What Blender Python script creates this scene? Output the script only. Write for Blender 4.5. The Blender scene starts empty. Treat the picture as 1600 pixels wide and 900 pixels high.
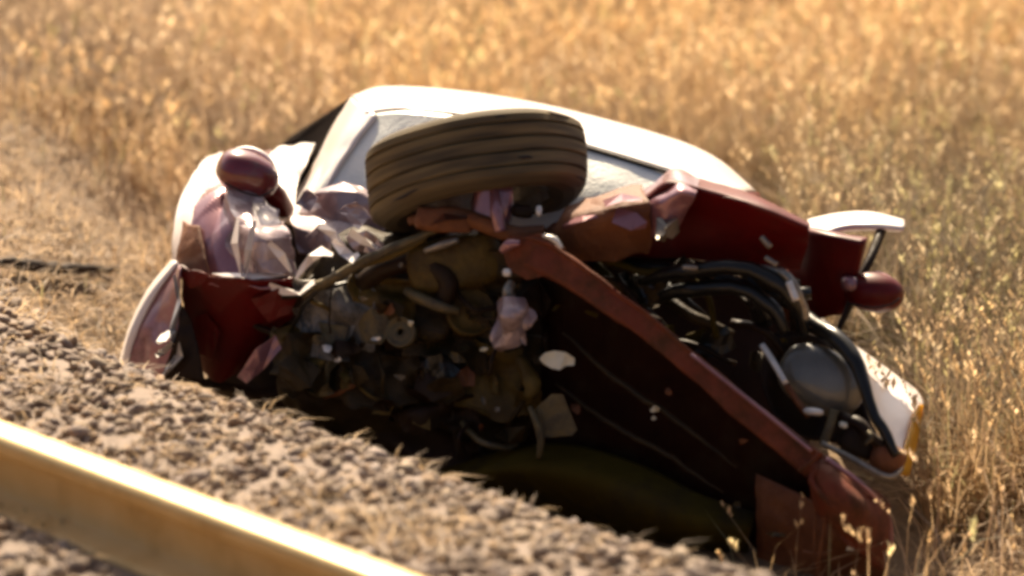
import bpy, bmesh, math, random
import numpy as np
from mathutils import Vector, Matrix, noise as mnoise

SC = bpy.context.scene
COL = SC.collection
rnd = random.Random(7)
nprng = np.random.default_rng(11)

# ------------------------------------------------------------------ camera
PITCH = math.radians(16.0)
D = 16.0                       # metres from lens to the front of the car
S = 740.0                      # photograph pixels per metre at that distance
Z0 = 0.527                     # height of the picture centre at that distance
FWD = Vector((0, math.cos(PITCH), -math.sin(PITCH)))
UP = Vector((0, math.sin(PITCH), math.cos(PITCH)))
RIGHT = Vector((1, 0, 0))
CAMLOC = Vector((0, 0, Z0)) - FWD * D
cd = bpy.data.cameras.new('camera')
cd.sensor_width = 36
cd.lens = 36 * D / (1600 / S)
cd.clip_end = 3000
cd.dof.use_dof = True
cd.dof.focus_distance = D + 0.35
cd.dof.aperture_fstop = 1.9
cam = bpy.data.objects.new('camera', cd)
cam.location = CAMLOC
cam.rotation_euler = (math.pi / 2 - PITCH, 0, 0)
COL.objects.link(cam)
SC.camera = cam

# ------------------------------------------------------------------ light
SUN_EL = math.radians(42)
SUN_AZ = math.radians(-7)     # measured from straight behind the car, minus is to the left
sdir = Vector((math.sin(SUN_AZ) * math.cos(SUN_EL), math.cos(SUN_AZ) * math.cos(SUN_EL), math.sin(SUN_EL)))
w = bpy.data.worlds.new('World')
SC.world = w
w.use_nodes = True
nt = w.node_tree
bg = nt.nodes['Background']
sky = nt.nodes.new('ShaderNodeTexSky')
sky.sky_type = 'NISHITA'
sky.sun_disc = False
sky.sun_elevation = SUN_EL
sky.sun_rotation = SUN_AZ      # rotation is clockwise from +Y
sky.air_density = 0.75
sky.dust_density = 6.0
sky.ozone_density = 0.2
nt.links.new(sky.outputs[0], bg.inputs[0])
bg.inputs[1].default_value = 0.05
sl = bpy.data.lights.new('sun', 'SUN')
sl.energy = 4.8
sl.angle = math.radians(0.6)
sl.color = (1.0, 0.82, 0.58)
so = bpy.data.objects.new('sun', sl)
so.rotation_euler = sdir.to_track_quat('Z', 'Y').to_euler()
so.location = (0, 6, 8)
COL.objects.link(so)

SC.render.engine = 'CYCLES'
SC.view_settings.view_transform = 'Standard'
SC.view_settings.look = 'None'
SC.view_settings.exposure = 1.32
SC.view_settings.gamma = 1.0
SC.view_settings.use_curve_mapping = False
SC.cycles.use_denoising = True
SC.cycles.max_bounces = 4
SC.cycles.diffuse_bounces = 3
SC.cycles.filter_width = 3.7


# ------------------------------------------------------------------ materials
def mat(name, c1, c2=None, rough=0.5, metal=0.0, scale=8.0, bump=0.0, bscale=40.0, coat=0.0, coat_rough=0.2,
        dirt=None, dirt_amt=0.5, dirt_scale=6.0, spec=0.5, rough2=None):
    m = bpy.data.materials.new(name)
    m.use_nodes = True
    t = m.node_tree
    b = t.nodes['Principled BSDF']
    tc = t.nodes.new('ShaderNodeTexCoord')
    n = t.nodes.new('ShaderNodeTexNoise')
    n.inputs['Scale'].default_value = scale
    n.inputs['Detail'].default_value = 7
    n.inputs['Roughness'].default_value = 0.65
    t.links.new(tc.outputs['Object'], n.inputs['Vector'])
    r = t.nodes.new('ShaderNodeValToRGB')
    r.color_ramp.elements[0].position = 0.35
    r.color_ramp.elements[1].position = 0.65
    r.color_ramp.elements[0].color = (*c1, 1)
    r.color_ramp.elements[1].color = (*(c2 or c1), 1)
    t.links.new(n.outputs['Fac'], r.inputs['Fac'])
    colout = r.outputs['Color']
    b.inputs['Roughness'].default_value = rough
    b.inputs['Metallic'].default_value = metal
    b.inputs['Specular IOR Level'].default_value = spec
    b.inputs['Coat Weight'].default_value = coat
    b.inputs['Coat Roughness'].default_value = coat_rough
    if dirt:
        n2 = t.nodes.new('ShaderNodeTexNoise')
        n2.inputs['Scale'].default_value = dirt_scale
        n2.inputs['Detail'].default_value = 9
        n2.inputs['Roughness'].default_value = 0.7
        t.links.new(tc.outputs['Object'], n2.inputs['Vector'])
        r2 = t.nodes.new('ShaderNodeMapRange')
        r2.inputs['From Min'].default_value = 0.62 - dirt_amt * 0.35
        r2.inputs['From Max'].default_value = 0.78 - dirt_amt * 0.25
        t.links.new(n2.outputs['Fac'], r2.inputs['Value'])
        mx = t.nodes.new('ShaderNodeMixRGB')
        mx.inputs['Color2'].default_value = (*dirt, 1)
        t.links.new(r2.outputs[0], mx.inputs['Fac'])
        t.links.new(colout, mx.inputs['Color1'])
        colout = mx.outputs[0]
        rr = t.nodes.new('ShaderNodeMapRange')
        rr.inputs['To Min'].default_value = rough
        rr.inputs['To Max'].default_value = rough2 or min(1.0, rough + 0.35)
        t.links.new(r2.outputs[0], rr.inputs['Value'])
        t.links.new(rr.outputs[0], b.inputs['Roughness'])
        if metal:
            mm = t.nodes.new('ShaderNodeMapRange')
            mm.inputs['To Min'].default_value = metal
            mm.inputs['To Max'].default_value = 0.0
            t.links.new(r2.outputs[0], mm.inputs['Value'])
            t.links.new(mm.outputs[0], b.inputs['Metallic'])
    t.links.new(colout, b.inputs['Base Color'])
    if bump:
        n3 = t.nodes.new('ShaderNodeTexNoise')
        n3.inputs['Scale'].default_value = bscale
        n3.inputs['Detail'].default_value = 6
        t.links.new(tc.outputs['Object'], n3.inputs['Vector'])
        bp = t.nodes.new('ShaderNodeBump')
        bp.inputs['Strength'].default_value = bump
        bp.inputs['Distance'].default_value = 0.01
        t.links.new(n3.outputs['Fac'], bp.inputs['Height'])
        t.links.new(bp.outputs[0], b.inputs['Normal'])
    return m


def translucent_mat(name, col):
    m = bpy.data.materials.new(name)
    m.use_nodes = True
    t = m.node_tree
    b = t.nodes['Principled BSDF']
    b.inputs['Base Color'].default_value = (*col, 1)
    b.inputs['Roughness'].default_value = 0.25
    n = t.nodes.new('ShaderNodeTexWave')
    n.inputs['Scale'].default_value = 40
    bp = t.nodes.new('ShaderNodeBump')
    bp.inputs['Strength'].default_value = 0.3
    t.links.new(n.outputs['Fac'], bp.inputs['Height'])
    t.links.new(bp.outputs[0], b.inputs['Normal'])
    tr = t.nodes.new('ShaderNodeBsdfTranslucent')
    tr.inputs['Color'].default_value = (*col, 1)
    mx = t.nodes.new('ShaderNodeMixShader')
    mx.inputs[0].default_value = 0.6
    t.links.new(b.outputs[0], mx.inputs[1])
    t.links.new(tr.outputs[0], mx.inputs[2])
    t.links.new(mx.outputs[0], t.nodes['Material Output'].inputs['Surface'])
    return m


def attr_mat(name, transl=0.45, rough=0.6):
    """straw and leaves: colour per blade from the mesh, half of the light passes through"""
    m = bpy.data.materials.new(name)
    m.use_nodes = True
    t = m.node_tree
    out = t.nodes['Material Output']
    b = t.nodes['Principled BSDF']
    a = t.nodes.new('ShaderNodeAttribute')
    a.attribute_name = 'tint'
    t.links.new(a.outputs['Color'], b.inputs['Base Color'])
    b.inputs['Roughness'].default_value = rough
    b.inputs['Specular IOR Level'].default_value = 0.4
    tr = t.nodes.new('ShaderNodeBsdfTranslucent')
    t.links.new(a.outputs['Color'], tr.inputs['Color'])
    mx = t.nodes.new('ShaderNodeMixShader')
    mx.inputs[0].default_value = transl
    t.links.new(b.outputs[0], mx.inputs[1])
    t.links.new(tr.outputs[0], mx.inputs[2])
    t.links.new(mx.outputs[0], out.inputs['Surface'])
    return m


DUST = (0.30, 0.22, 0.15)
M = {}
M['red'] = mat('red_paint', (0.075, 0.001, 0.001), (0.11, 0.0015, 0.0015), rough=0.5, coat=0.15, coat_rough=0.25, bump=0.08,
               bscale=14, spec=0.2, dirt=(0.07, 0.012, 0.008), dirt_amt=0.12, dirt_scale=7)
M['pale_glare'] = mat('pale_glare_paint', (0.74, 0.66, 0.63), (0.80, 0.74, 0.71), rough=0.4, scale=5, coat=0.6, coat_rough=0.25,  # sun glare painted into the colour of upward panels; also pale torn strips
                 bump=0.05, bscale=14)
M['red_gloss'] = mat('red_mirror_paint', (0.11, 0.005, 0.012), (0.15, 0.008, 0.014), rough=0.35, coat=0.8, coat_rough=0.08, dirt=(0.12, 0.06, 0.05), dirt_amt=0.2,
                     dirt_scale=12)
M['scraped_sheen'] = mat('scraped_sheen_paint', (0.23, 0.085, 0.10), (0.36, 0.17, 0.19), rough=0.3, metal=0.4, scale=5, coat=0.9,  # scraped paint; the pink also paints in sky sheen and highlights
                   coat_rough=0.12, bump=0.08, bscale=30, dirt=(0.10, 0.025, 0.02), dirt_amt=0.22, dirt_scale=9)
M['alloy'] = mat('grey_casting', (0.13, 0.12, 0.105), (0.22, 0.20, 0.18), rough=0.5, metal=0.3, scale=12, bump=0.3, bscale=60,
                 dirt=(0.03, 0.022, 0.014), dirt_amt=0.45, dirt_scale=16)
M['crushed'] = mat('crushed_pale_paint', (0.26, 0.16, 0.16), (0.45, 0.35, 0.35), rough=0.35, metal=0.3, scale=7, coat=0.8, coat_rough=0.12,
                   dirt=(0.10, 0.03, 0.025), dirt_amt=0.25, dirt_scale=11)
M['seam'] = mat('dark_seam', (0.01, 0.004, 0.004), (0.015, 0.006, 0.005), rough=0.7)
M['oxide'] = mat('oxide_red_beam', (0.125, 0.022, 0.007), (0.175, 0.045, 0.017), rough=0.6, metal=0.0, scale=9, bump=0.2,
                 bscale=60, spec=0.25, dirt=(0.06, 0.026, 0.011), dirt_amt=0.55, dirt_scale=12)
M['glass_w'] = mat('shattered_glass', (0.76, 0.77, 0.71), (0.84, 0.84, 0.78), rough=0.32, scale=6, bump=0.2, bscale=120,
                   coat=0.5, coat_rough=0.15)
M['glass_d'] = mat('tinted_glass', (0.012, 0.010, 0.010), (0.02, 0.016, 0.014), rough=0.9, spec=0.0)
M['interior'] = mat('dark_interior', (0.016, 0.003, 0.001), (0.025, 0.007, 0.003), rough=0.85)
M['black'] = mat('black_plastic', (0.012, 0.004, 0.001), (0.022, 0.009, 0.002), spec=0.2, rough=0.5, bump=0.15, bscale=50,
                 dirt=(0.03, 0.02, 0.01), dirt_amt=0.3, dirt_scale=10)
M['skin'] = mat('dark_bumper_skin', (0.014, 0.003, 0.001), (0.024, 0.007, 0.002), spec=0.08, rough=0.7, bump=0.15, bscale=30, dirt=(0.03, 0.02, 0.01),
                dirt_amt=0.3, dirt_scale=8)
M['gloss_black'] = mat('gloss_black', (0.008, 0.007, 0.006), (0.012, 0.011, 0.009), rough=0.3, spec=0.4)
M['grime'] = mat('oily_grime', (0.045, 0.024, 0.003), (0.105, 0.066, 0.012), rough=0.55, scale=14, bump=0.5, bscale=45,
                 dirt=(0.13, 0.085, 0.02), dirt_amt=0.3, dirt_scale=16, spec=0.25)
M['cast'] = mat('cast_alloy', (0.09, 0.065, 0.026), (0.16, 0.12, 0.055), rough=0.5, metal=0.4, scale=12, bump=0.3, bscale=60,
                dirt=(0.045, 0.035, 0.025), dirt_amt=0.45, dirt_scale=16)
M['steel'] = mat('bare_steel', (0.20, 0.18, 0.15), (0.36, 0.33, 0.28), rough=0.35, metal=0.7, scale=16, bump=0.2, bscale=70,
                 dirt=(0.12, 0.08, 0.05), dirt_amt=0.35, dirt_scale=14)
M['bright'] = mat('torn_bright_metal', (0.55, 0.52, 0.48), (0.75, 0.72, 0.68), rough=0.35, metal=0.35, scale=20, bump=0.2)
M['pale'] = mat('pale_plastic', (0.62, 0.58, 0.42), (0.75, 0.72, 0.58), rough=0.4, scale=14, bump=0.2, bscale=50)
M['rust'] = mat('rusty_metal', (0.11, 0.030, 0.006), (0.18, 0.06, 0.016), rough=0.7, scale=18, bump=0.35, bscale=60)
M['grime_d'] = mat('old_black_grease', (0.018, 0.010, 0.003), (0.045, 0.027, 0.007), rough=0.6, scale=14, bump=0.4, bscale=45, spec=0.25)
M['olive'] = mat('olive_undertray', (0.045, 0.030, 0.003), (0.065, 0.045, 0.005), spec=0.08, rough=0.8, scale=7, bump=0.1, bscale=25,
                 dirt=(0.03, 0.022, 0.012), dirt_amt=0.35, dirt_scale=5)
M['tyre'] = mat('dusty_rubber', (0.15, 0.095, 0.035), (0.25, 0.17, 0.066), rough=0.8, scale=12, bump=0.35, bscale=90,
                dirt=(0.09, 0.07, 0.04), dirt_amt=0.4, dirt_scale=10)
M['lamp'] = mat('headlamp_lens', (0.07, 0.062, 0.045), (0.13, 0.12, 0.095), rough=0.32, scale=6, spec=0.7, coat=0.5,
                coat_rough=0.08)
M['rail'] = mat('rail_side_rust', (0.66, 0.41, 0.14), (0.74, 0.49, 0.20), rough=0.6, metal=0.1, scale=7, bump=0.3,
                bscale=50, dirt=(0.48, 0.27, 0.08), dirt_amt=0.3, dirt_scale=5)
M['railtop'] = mat('rail_worn_head', (0.66, 0.47, 0.20), (0.74, 0.54, 0.26), rough=0.35, metal=0.35, scale=30, bump=0.08,
                   bscale=30)
M['stone'] = []
for i, (a, b_) in enumerate([((.19, .14, .105), (.25, .185, .14)), ((.24, .18, .125), (.30, .225, .155)),
                             ((.18, .13, .10), (.23, .17, .13)), ((.23, .18, .15), (.29, .225, .19)),
                             ((.25, .165, .10), (.31, .21, .13))]):
    M['stone'].append(mat('ballast_stone_%d' % i, a, b_, rough=0.85, scale=25, bump=0.25, bscale=80))
M['ground'] = mat('dry_soil', (0.12, 0.075, 0.04), (0.20, 0.13, 0.07), rough=0.95, scale=5, bump=0.8, bscale=45,
                  dirt=(0.26, 0.17, 0.085), dirt_amt=0.4, dirt_scale=18)
M['bark'] = mat('dark_bark', (0.03, 0.02, 0.014), (0.06, 0.04, 0.028), rough=0.9, scale=30, bump=0.5, bscale=80)
M['amber'] = translucent_mat('amber_translucent', (0.85, 0.52, 0.03))
M['rubber'] = attr_mat('streaked_rubber', 0.0, 0.8)
M['straw'] = attr_mat('dry_straw', 0.5, 0.55)
M['litter'] = attr_mat('straw_litter', 0.15, 0.7)


# ------------------------------------------------------------------ placing helpers
def P(px, py, d):
    k = (D + d) / D / S
    return CAMLOC + FWD * (D + d) + RIGHT * ((px - 800) * k) + UP * ((450 - py) * k)


def base_d(px):                # the car stands askew: its right-hand side (picture left) is farther off
    return 0.25 - (px - 300) / 1100.0 * 0.40


def Q(px, py, dd):
    return P(px, py, base_d(px) + dd)


def on_plane(px, py, z):
    a = P(px, py, 0) - CAMLOC
    return CAMLOC + a * ((z - CAMLOC.z) / a.z)


WORLD = {}


def link(name, me, parent=None, center=None, material=None, smooth=True):
    """me holds world coordinates; the object's origin goes to its own middle"""
    if center is None:
        cs = [v.co for v in me.vertices]
        center = sum(cs, Vector()) / max(1, len(cs))
    me.transform(Matrix.Translation(-center))
    if material:
        me.materials.append(material)
    if smooth:
        me.shade_smooth()
    o = bpy.data.objects.new(name, me)
    COL.objects.link(o)
    WORLD[o] = center.copy()
    if parent:
        o.parent = parent
        o.location = center - WORLD[parent]
    else:
        o.location = center
    return o


def empty(name, loc, label, cat, group=None):
    o = bpy.data.objects.new(name, None)
    o.empty_display_size = 0.1
    o.location = loc
    COL.objects.link(o)
    WORLD[o] = Vector(loc)
    tag(o, label, cat, group)
    return o


def tag(o, label=None, cat=None, group=None, kind=None):
    if label:
        o['label'] = label
    if cat:
        o['category'] = cat
    if group:
        o['group'] = group
    if kind:
        o['kind'] = kind
    return o


def cr(p0, p1, p2, p3, t):
    return 0.5 * ((2 * p1) + (-p0 + p2) * t + (2 * p0 - 5 * p1 + 4 * p2 - p3) * t * t + (-p0 + 3 * p1 - 3 * p2 + p3) * t ** 3)


def crline(pts, n):
    """n+1 samples along a Catmull-Rom line through pts"""
    m = len(pts)
    res = []
    for i in range(n + 1):
        s = i / n * (m - 1)
        k = min(int(s), m - 2)
        t = s - k
        p1, p2 = pts[k], pts[k + 1]
        p0 = pts[k - 1] if k > 0 else p1 * 2 - p2
        p3 = pts[k + 2] if k + 2 < m else p2 * 2 - p1
        res.append(cr(p0, p1, p2, p3, t))
    return res


def fold(v, f, seed=0.0):
    """creased sheet-metal relief, about -1..1"""
    q = Vector((v.x * f + seed, v.y * f - seed * 1.7, v.z * f + seed * 0.6))
    a = 1 - 2.6 * abs(mnoise.noise(q))
    b = 1 - 2.6 * abs(mnoise.noise(q * 2.3 + Vector((5.1, 1.3, 2.2))))
    return a * 0.65 + b * 0.35


def crease(v, f, seed=0.0):
    """long straight folds, as in buckled sheet"""
    q = random.Random(int(seed * 100) + 3)
    p = v * f + mnoise.noise_vector(v * f * 0.5 + Vector((seed, 0, 0))) * 0.5
    s = 0
    for i in range(4):
        d = Vector((q.gauss(0, 1), q.gauss(0, .6), q.gauss(0, 1))).normalized()
        t = p.dot(d) * q.uniform(.6, 1.7) + q.uniform(0, 2)
        s += (abs((t % 2) - 1) * 2 - 1) * (0.5 if i == 0 else 0.3 if i == 1 else 0.2)
    return s


def grid(name, rows, material, parent, nu=24, nv=24, thick=0.003, dent=0.0, dentf=6.0, seed=0.0, edge_keep=False, smooth=True,
         world=False, rag=0.0):
    """sheet through control rows of (px, py, dd); rows may have any equal length"""
    W = [[(Vector(p) if world else Q(*p)) for p in r] for r in rows]
    lines = [crline(r, nu) for r in W]
    G = []
    for i in range(nu + 1):
        G.append(crline([l[i] for l in lines], nv))
    # G[i][j]
    nrm = {}
    if dent or rag:
        H = [[None] * (nv + 1) for _ in range(nu + 1)]
        for i in range(nu + 1):
            for j in range(nv + 1):
                a = G[min(i + 1, nu)][j] - G[max(i - 1, 0)][j]
                b = G[i][min(j + 1, nv)] - G[i][max(j - 1, 0)]
                c = a.cross(b)
                c = c.normalized() if c.length > 1e-9 else FWD
                k = 1.0
                if edge_keep:
                    k = min(1, 4 * min(i / nu, 1 - i / nu), 4 * min(j / nv, 1 - j / nv))
                p = G[i][j] + c * (dent * k * (fold if smooth else crease)(G[i][j], dentf, seed))
                if rag and (j in (0, nv) or i in (0, nu)):
                    p = p + mnoise.noise_vector(G[i][j] * 23 + Vector((seed, 0, 0))) * rag
                H[i][j] = p
        G = H
    verts = [G[i][j] for i in range(nu + 1) for j in range(nv + 1)]
    faces = [(i * (nv + 1) + j, (i + 1) * (nv + 1) + j, (i + 1) * (nv + 1) + j + 1, i * (nv + 1) + j + 1)
             for i in range(nu) for j in range(nv)]
    me = bpy.data.meshes.new(name)
    me.from_pydata(verts, [], faces)
    o = link(name, me, parent, None, material, smooth)
    if thick:
        md = o.modifiers.new('thickness', 'SOLIDIFY')
        md.thickness = thick
        md.offset = 0
    return o


def tube(name, pts, r, material, parent, n=None, seg=10, world=False, flat=1.0, taper=None, wob=0.0, caps=True):
    """round or flattened bar along a smooth line; r is in metres (number or list along the line)"""
    W = [(Vector(p) if world else Q(*p)) for p in pts]
    n = n or max(6, 5 * (len(W) - 1))
    L = crline(W, n) if len(W) > 1 else W
    verts, faces = [], []
    for i, p in enumerate(L):
        t = (L[min(i + 1, n)] - L[max(i - 1, 0)]).normalized()
        ref = FWD if abs(t.dot(FWD)) < 0.92 else UP
        a = t.cross(ref).normalized()
        b = t.cross(a).normalized()
        s = i / n
        if isinstance(r, (list, tuple)):
            q = s * (len(r) - 1)
            k = min(int(q), len(r) - 2)
            rr = r[k] + (r[k + 1] - r[k]) * (q - k)
        else:
            rr = r
        if wob:
            p = p + mnoise.noise_vector(p * 30) * wob
        for j in range(seg):
            an = 2 * math.pi * j / seg
            verts.append(p + a * (math.cos(an) * rr) + b * (math.sin(an) * rr * flat))
    for i in range(n):
        for j in range(seg):
            faces.append((i * seg + j, (i + 1) * seg + j, (i + 1) * seg + (j + 1) % seg, i * seg + (j + 1) % seg))
    if caps:
        faces.append(tuple(range(seg)))
        faces.append(tuple(n * seg + j for j in reversed(range(seg))))
    me = bpy.data.meshes.new(name)
    me.from_pydata(verts, [], faces)
    return link(name, me, parent, None, material)


def sweep(name, pts, prof, material, parent, n=30, scale=None, smooth=False, dent=0.0, seed=0.0):
    """closed section prof[(a, b)] in metres, a across the line in the picture, b in depth (minus is nearer)"""
    W = [Q(*p) for p in pts]
    L = crline(W, n)
    m = len(prof)
    verts, faces = [], []
    for i, p in enumerate(L):
        t = (L[min(i + 1, n)] - L[max(i - 1, 0)]).normalized()
        a = t.cross(FWD).normalized()
        b = a.cross(t).normalized()
        if b.dot(FWD) < 0:
            b = -b
        sc = 1.0
        if scale:
            q = i / n * (len(scale) - 1)
            k = min(int(q), len(scale) - 2)
            sc = scale[k] + (scale[k + 1] - scale[k]) * (q - k)
        for (u, v_) in prof:
            w_ = p + a * (u * sc) + b * (v_ * sc)
            if dent:
                w_ = w_ + a * dent * fold(w_, 7, seed) + b * dent * fold(w_, 8, seed + 3)
            verts.append(w_)
    for i in range(n):
        for j in range(m):
            faces.append((i * m + j, i * m + (j + 1) % m, (i + 1) * m + (j + 1) % m, (i + 1) * m + j))
    faces.append(tuple(reversed(range(m))))
    faces.append(tuple(n * m + j for j in range(m)))
    me = bpy.data.meshes.new(name)
    me.from_pydata(verts, [], faces)
    o = link(name, me, parent, None, material, smooth)
    bv = o.modifiers.new('edges', 'BEVEL')
    bv.width = 0.004
    bv.segments = 2
    bv.limit_method = 'ANGLE'
    return o


def lump(name, px, py, dd, wpx, hpx, dep, rot, material, parent, e=1.0, dent=0.0, dentf=14, seed=0.0, nu=24, nv=14, yaw=0.0, tilt=0.0):
    """super-ellipsoid: e=1 is round, e=0.3 a rounded block; rot is clockwise in the picture"""
    c = Q(px, py, dd)
    a, b, d = wpx / 2 / S, hpx / 2 / S, dep / 2
    ca, sa = math.cos(math.radians(rot)), math.sin(math.radians(rot))
    ax = RIGHT * ca - UP * sa
    ay = RIGHT * sa + UP * ca
    az = FWD.copy()
    R = Matrix.Rotation(math.radians(yaw), 3, ay) @ Matrix.Rotation(math.radians(tilt), 3, ax)
    ax, ay, az = R @ ax, R @ ay, R @ az

    def f(x, e_):
        return math.copysign(abs(x) ** e_, x)
    verts, faces = [], []
    for j in range(nv + 1):
        ph = -math.pi / 2 + math.pi * j / nv
        for i in range(nu):
            th = 2 * math.pi * i / nu
            x = f(math.cos(ph), e) * f(math.cos(th), e)
            z = f(math.cos(ph), e) * f(math.sin(th), e)
            y = f(math.sin(ph), e)
            p = c + ax * (x * a) + ay * (y * b) + az * (z * d)
            if dent:
                n_ = (p - c)
                p = p + n_.normalized() * dent * fold(p, dentf, seed) if n_.length > 0 else p
            verts.append(p)
    for j in range(nv):
        for i in range(nu):
            faces.append((j * nu + i, j * nu + (i + 1) % nu, (j + 1) * nu + (i + 1) % nu, (j + 1) * nu + i))
    me = bpy.data.meshes.new(name)
    me.from_pydata(verts, [], faces)
    bm = bmesh.new()
    bm.from_mesh(me)
    bmesh.ops.remove_doubles(bm, verts=bm.verts, dist=1e-5)
    bmesh.ops.recalc_face_normals(bm, faces=bm.faces)
    bm.to_mesh(me)
    bm.free()
    return link(name, me, parent, None, material)


def plate(name, pts, depth, material, parent, dent=0.004, seed=0.0, bev=0.003):
    """thick plate from an outline of (px, py, dd), pushed back by depth metres, edges rounded"""
    bm = bmesh.new()
    F = [bm.verts.new(Q(*p)) for p in pts]
    B = [bm.verts.new(Q(*p) + FWD * depth) for p in pts]
    m = len(pts)
    bm.faces.new(F)
    bm.faces.new(list(reversed(B)))
    for i in range(m):
        bm.faces.new((F[i], B[i], B[(i + 1) % m], F[(i + 1) % m]))
    bmesh.ops.triangulate(bm, faces=[f for f in bm.faces if len(f.verts) > 4])
    bmesh.ops.subdivide_edges(bm, edges=bm.edges, cuts=2, use_grid_fill=True)
    for v in bm.verts:
        v.co += FWD * dent * fold(v.co, 16, seed) + UP * dent * 0.6 * fold(v.co, 20, seed + 4)
    bmesh.ops.recalc_face_normals(bm, faces=bm.faces)
    me = bpy.data.meshes.new(name)
    bm.to_mesh(me)
    bm.free()
    return link(name, me, parent, None, material, False)


def lathe(name, c, axis, prof, material, parent, seg=64, jitter=0.0, smooth=True, ref=None):
    """profile of (radius, along-axis) turned about axis through world point c; closed ring"""
    axis = axis.normalized()
    a = axis.cross(ref or FWD).normalized()
    b = axis.cross(a).normalized()
    m = len(prof)
    verts, faces = [], []
    for i in range(seg):
        an = 2 * math.pi * i / seg
        rad = a * math.cos(an) + b * math.sin(an)
        for (r, h) in prof:
            p = c + rad * r + axis * h
            if jitter:
                p = p + rad * jitter * mnoise.noise(p * 6) * 2
            verts.append(p)
    for i in range(seg):
        for j in range(m):
            faces.append((i * m + j, i * m + (j + 1) % m, ((i + 1) % seg) * m + (j + 1) % m, ((i + 1) % seg) * m + j))
    me = bpy.data.meshes.new(name)
    me.from_pydata(verts, [], faces)
    bm = bmesh.new()
    bm.from_mesh(me)
    bmesh.ops.recalc_face_normals(bm, faces=bm.faces)
    bm.to_mesh(me)
    bm.free()
    o = link(name, me, parent, None, material, smooth)
    return o


def ribbon(name, pts, r, material, parent, seed=0, depth=0.004):
    """a torn, kinked strip of sheet along straight pieces; r is half its width in metres at each point"""
    q = random.Random(seed * 13 + 5)
    n = len(pts)
    lo, hi = [], []
    for i, p in enumerate(pts):
        a = pts[max(0, i - 1)]
        b = pts[min(n - 1, i + 1)]
        dx, dy = b[0] - a[0], b[1] - a[1]
        L = math.hypot(dx, dy) or 1
        k = r[min(i, len(r) - 1)] * S * q.uniform(.7, 1.4)
        t = q.uniform(-.03, .03)
        lo.append(Q(p[0] - dy / L * k, p[1] + dx / L * k, p[2] + t))
        hi.append(Q(p[0] + dy / L * k, p[1] - dx / L * k, p[2] - t))
    V = lo + hi
    V += [v + FWD * depth for v in V]
    m = 2 * n
    F = []
    for i in range(n - 1):
        F += [(i, i + 1, n + i + 1, n + i), (m + i, m + n + i, m + n + i + 1, m + i + 1), (i, m + i, m + i + 1, i + 1),
              (n + i, n + i + 1, m + n + i + 1, m + n + i)]
    F += [(0, n, m + n, m), (n - 1, m + n - 1, m + 2 * n - 1, 2 * n - 1)]
    me = bpy.data.meshes.new(name)
    me.from_pydata(V, [], F)
    return link(name, me, parent, None, material, False)


# ------------------------------------------------------------------ the ground
BAL = 0.40                                         # ballast top above the field
c1 = on_plane(200, 622, BAL)
c2 = on_plane(1100, 922, BAL)
rdir = (c1 - c2).normalized()                      # along the track, going left and away
RT = on_plane(0, 666, BAL + 0.165)
RT2 = on_plane(640, 904, BAL + 0.165)
raildir = (RT - RT2).normalized()
nrm_ = Vector((rdir.y, -rdir.x, 0))
if nrm_.y < 0:
    nrm_ = -nrm_


def ncoord(x, y):
    return (x - c2.x) * nrm_.x + (y - c2.y) * nrm_.y


def ground_z(x, y):
    n = ncoord(x, y)
    s = min(1, max(0, n / 0.75))
    k = min(1, max(0, (-0.72 - x) / 0.5))
    field = 0.30 * k * k * (3 - 2 * k) * (1 - 0.75 * min(1, max(0, (y - 1.2) / 3.5)))
    h = field + (BAL - field) * (1 - s * s * (3 - 2 * s))
    amp = 0.02 + 0.03 * s
    h += amp * mnoise.noise(Vector((x * 1.7, y * 1.7, 0.3))) + 0.008 * mnoise.noise(Vector((x * 7, y * 7, 1.3)))
    far = max(0, math.hypot(x, y) - 14)
    h += 0.35 * min(1, far / 60) * mnoise.noise(Vector((x * 0.03, y * 0.03, 4)))
    return h


def axis_steps(lo, hi, step, reach):
    a = list(np.arange(lo, hi + 1e-6, step))
    s = step
    left = [lo]
    right = [hi]
    while right[-1] < reach:
        s *= 1.35
        left.append(left[-1] - s)
        right.append(right[-1] + s)
    return list(reversed(left[1:])) + a + right[1:]


xs = axis_steps(-3.5, 3.5, 0.06, 900)
ys = axis_steps(-4.0, 8.0, 0.06, 900)
gv = [(x, y, ground_z(x, y)) for x in xs for y in ys]
ny = len(ys)
gf = [(i * ny + j, (i + 1) * ny + j, (i + 1) * ny + j + 1, i * ny + j + 1) for i in range(len(xs) - 1) for j in range(ny - 1)]
me = bpy.data.meshes.new('ground')
me.from_pydata(gv, [], gf)
ground = link('ground', me, None, Vector((0, 0, 0)), M['ground'])
tag(ground, kind='structure')

# ballast bed: a low closed slab of packed stone under the loose stones
bn = 0.55
A1 = c2 - rdir * 6
rows = []
for n_ in np.linspace(-3.2, bn, 40):
    row = []
    for l in np.linspace(-5, 14, 120):
        q = c2 + rdir * l + nrm_ * n_
        row.append((q.x, q.y, ground_z(q.x, q.y) + 0.012 + 0.008 * mnoise.noise(Vector((q.x * 16, q.y * 16, 0)))
                    - 0.03 * max(0, (n_ - 0.35) / 0.2)))
    rows.append(row)
bv_ = [v for r in rows for v in r]
bf = [(i * 120 + j, (i + 1) * 120 + j, (i + 1) * 120 + j + 1, i * 120 + j + 1) for i in range(39) for j in range(119)]
me = bpy.data.meshes.new('ballast_bed')
me.from_pydata(bv_, [], bf)
bed = link('ballast_bed', me, None, None, M['stone'][2])
tag(bed, kind='structure')

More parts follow.
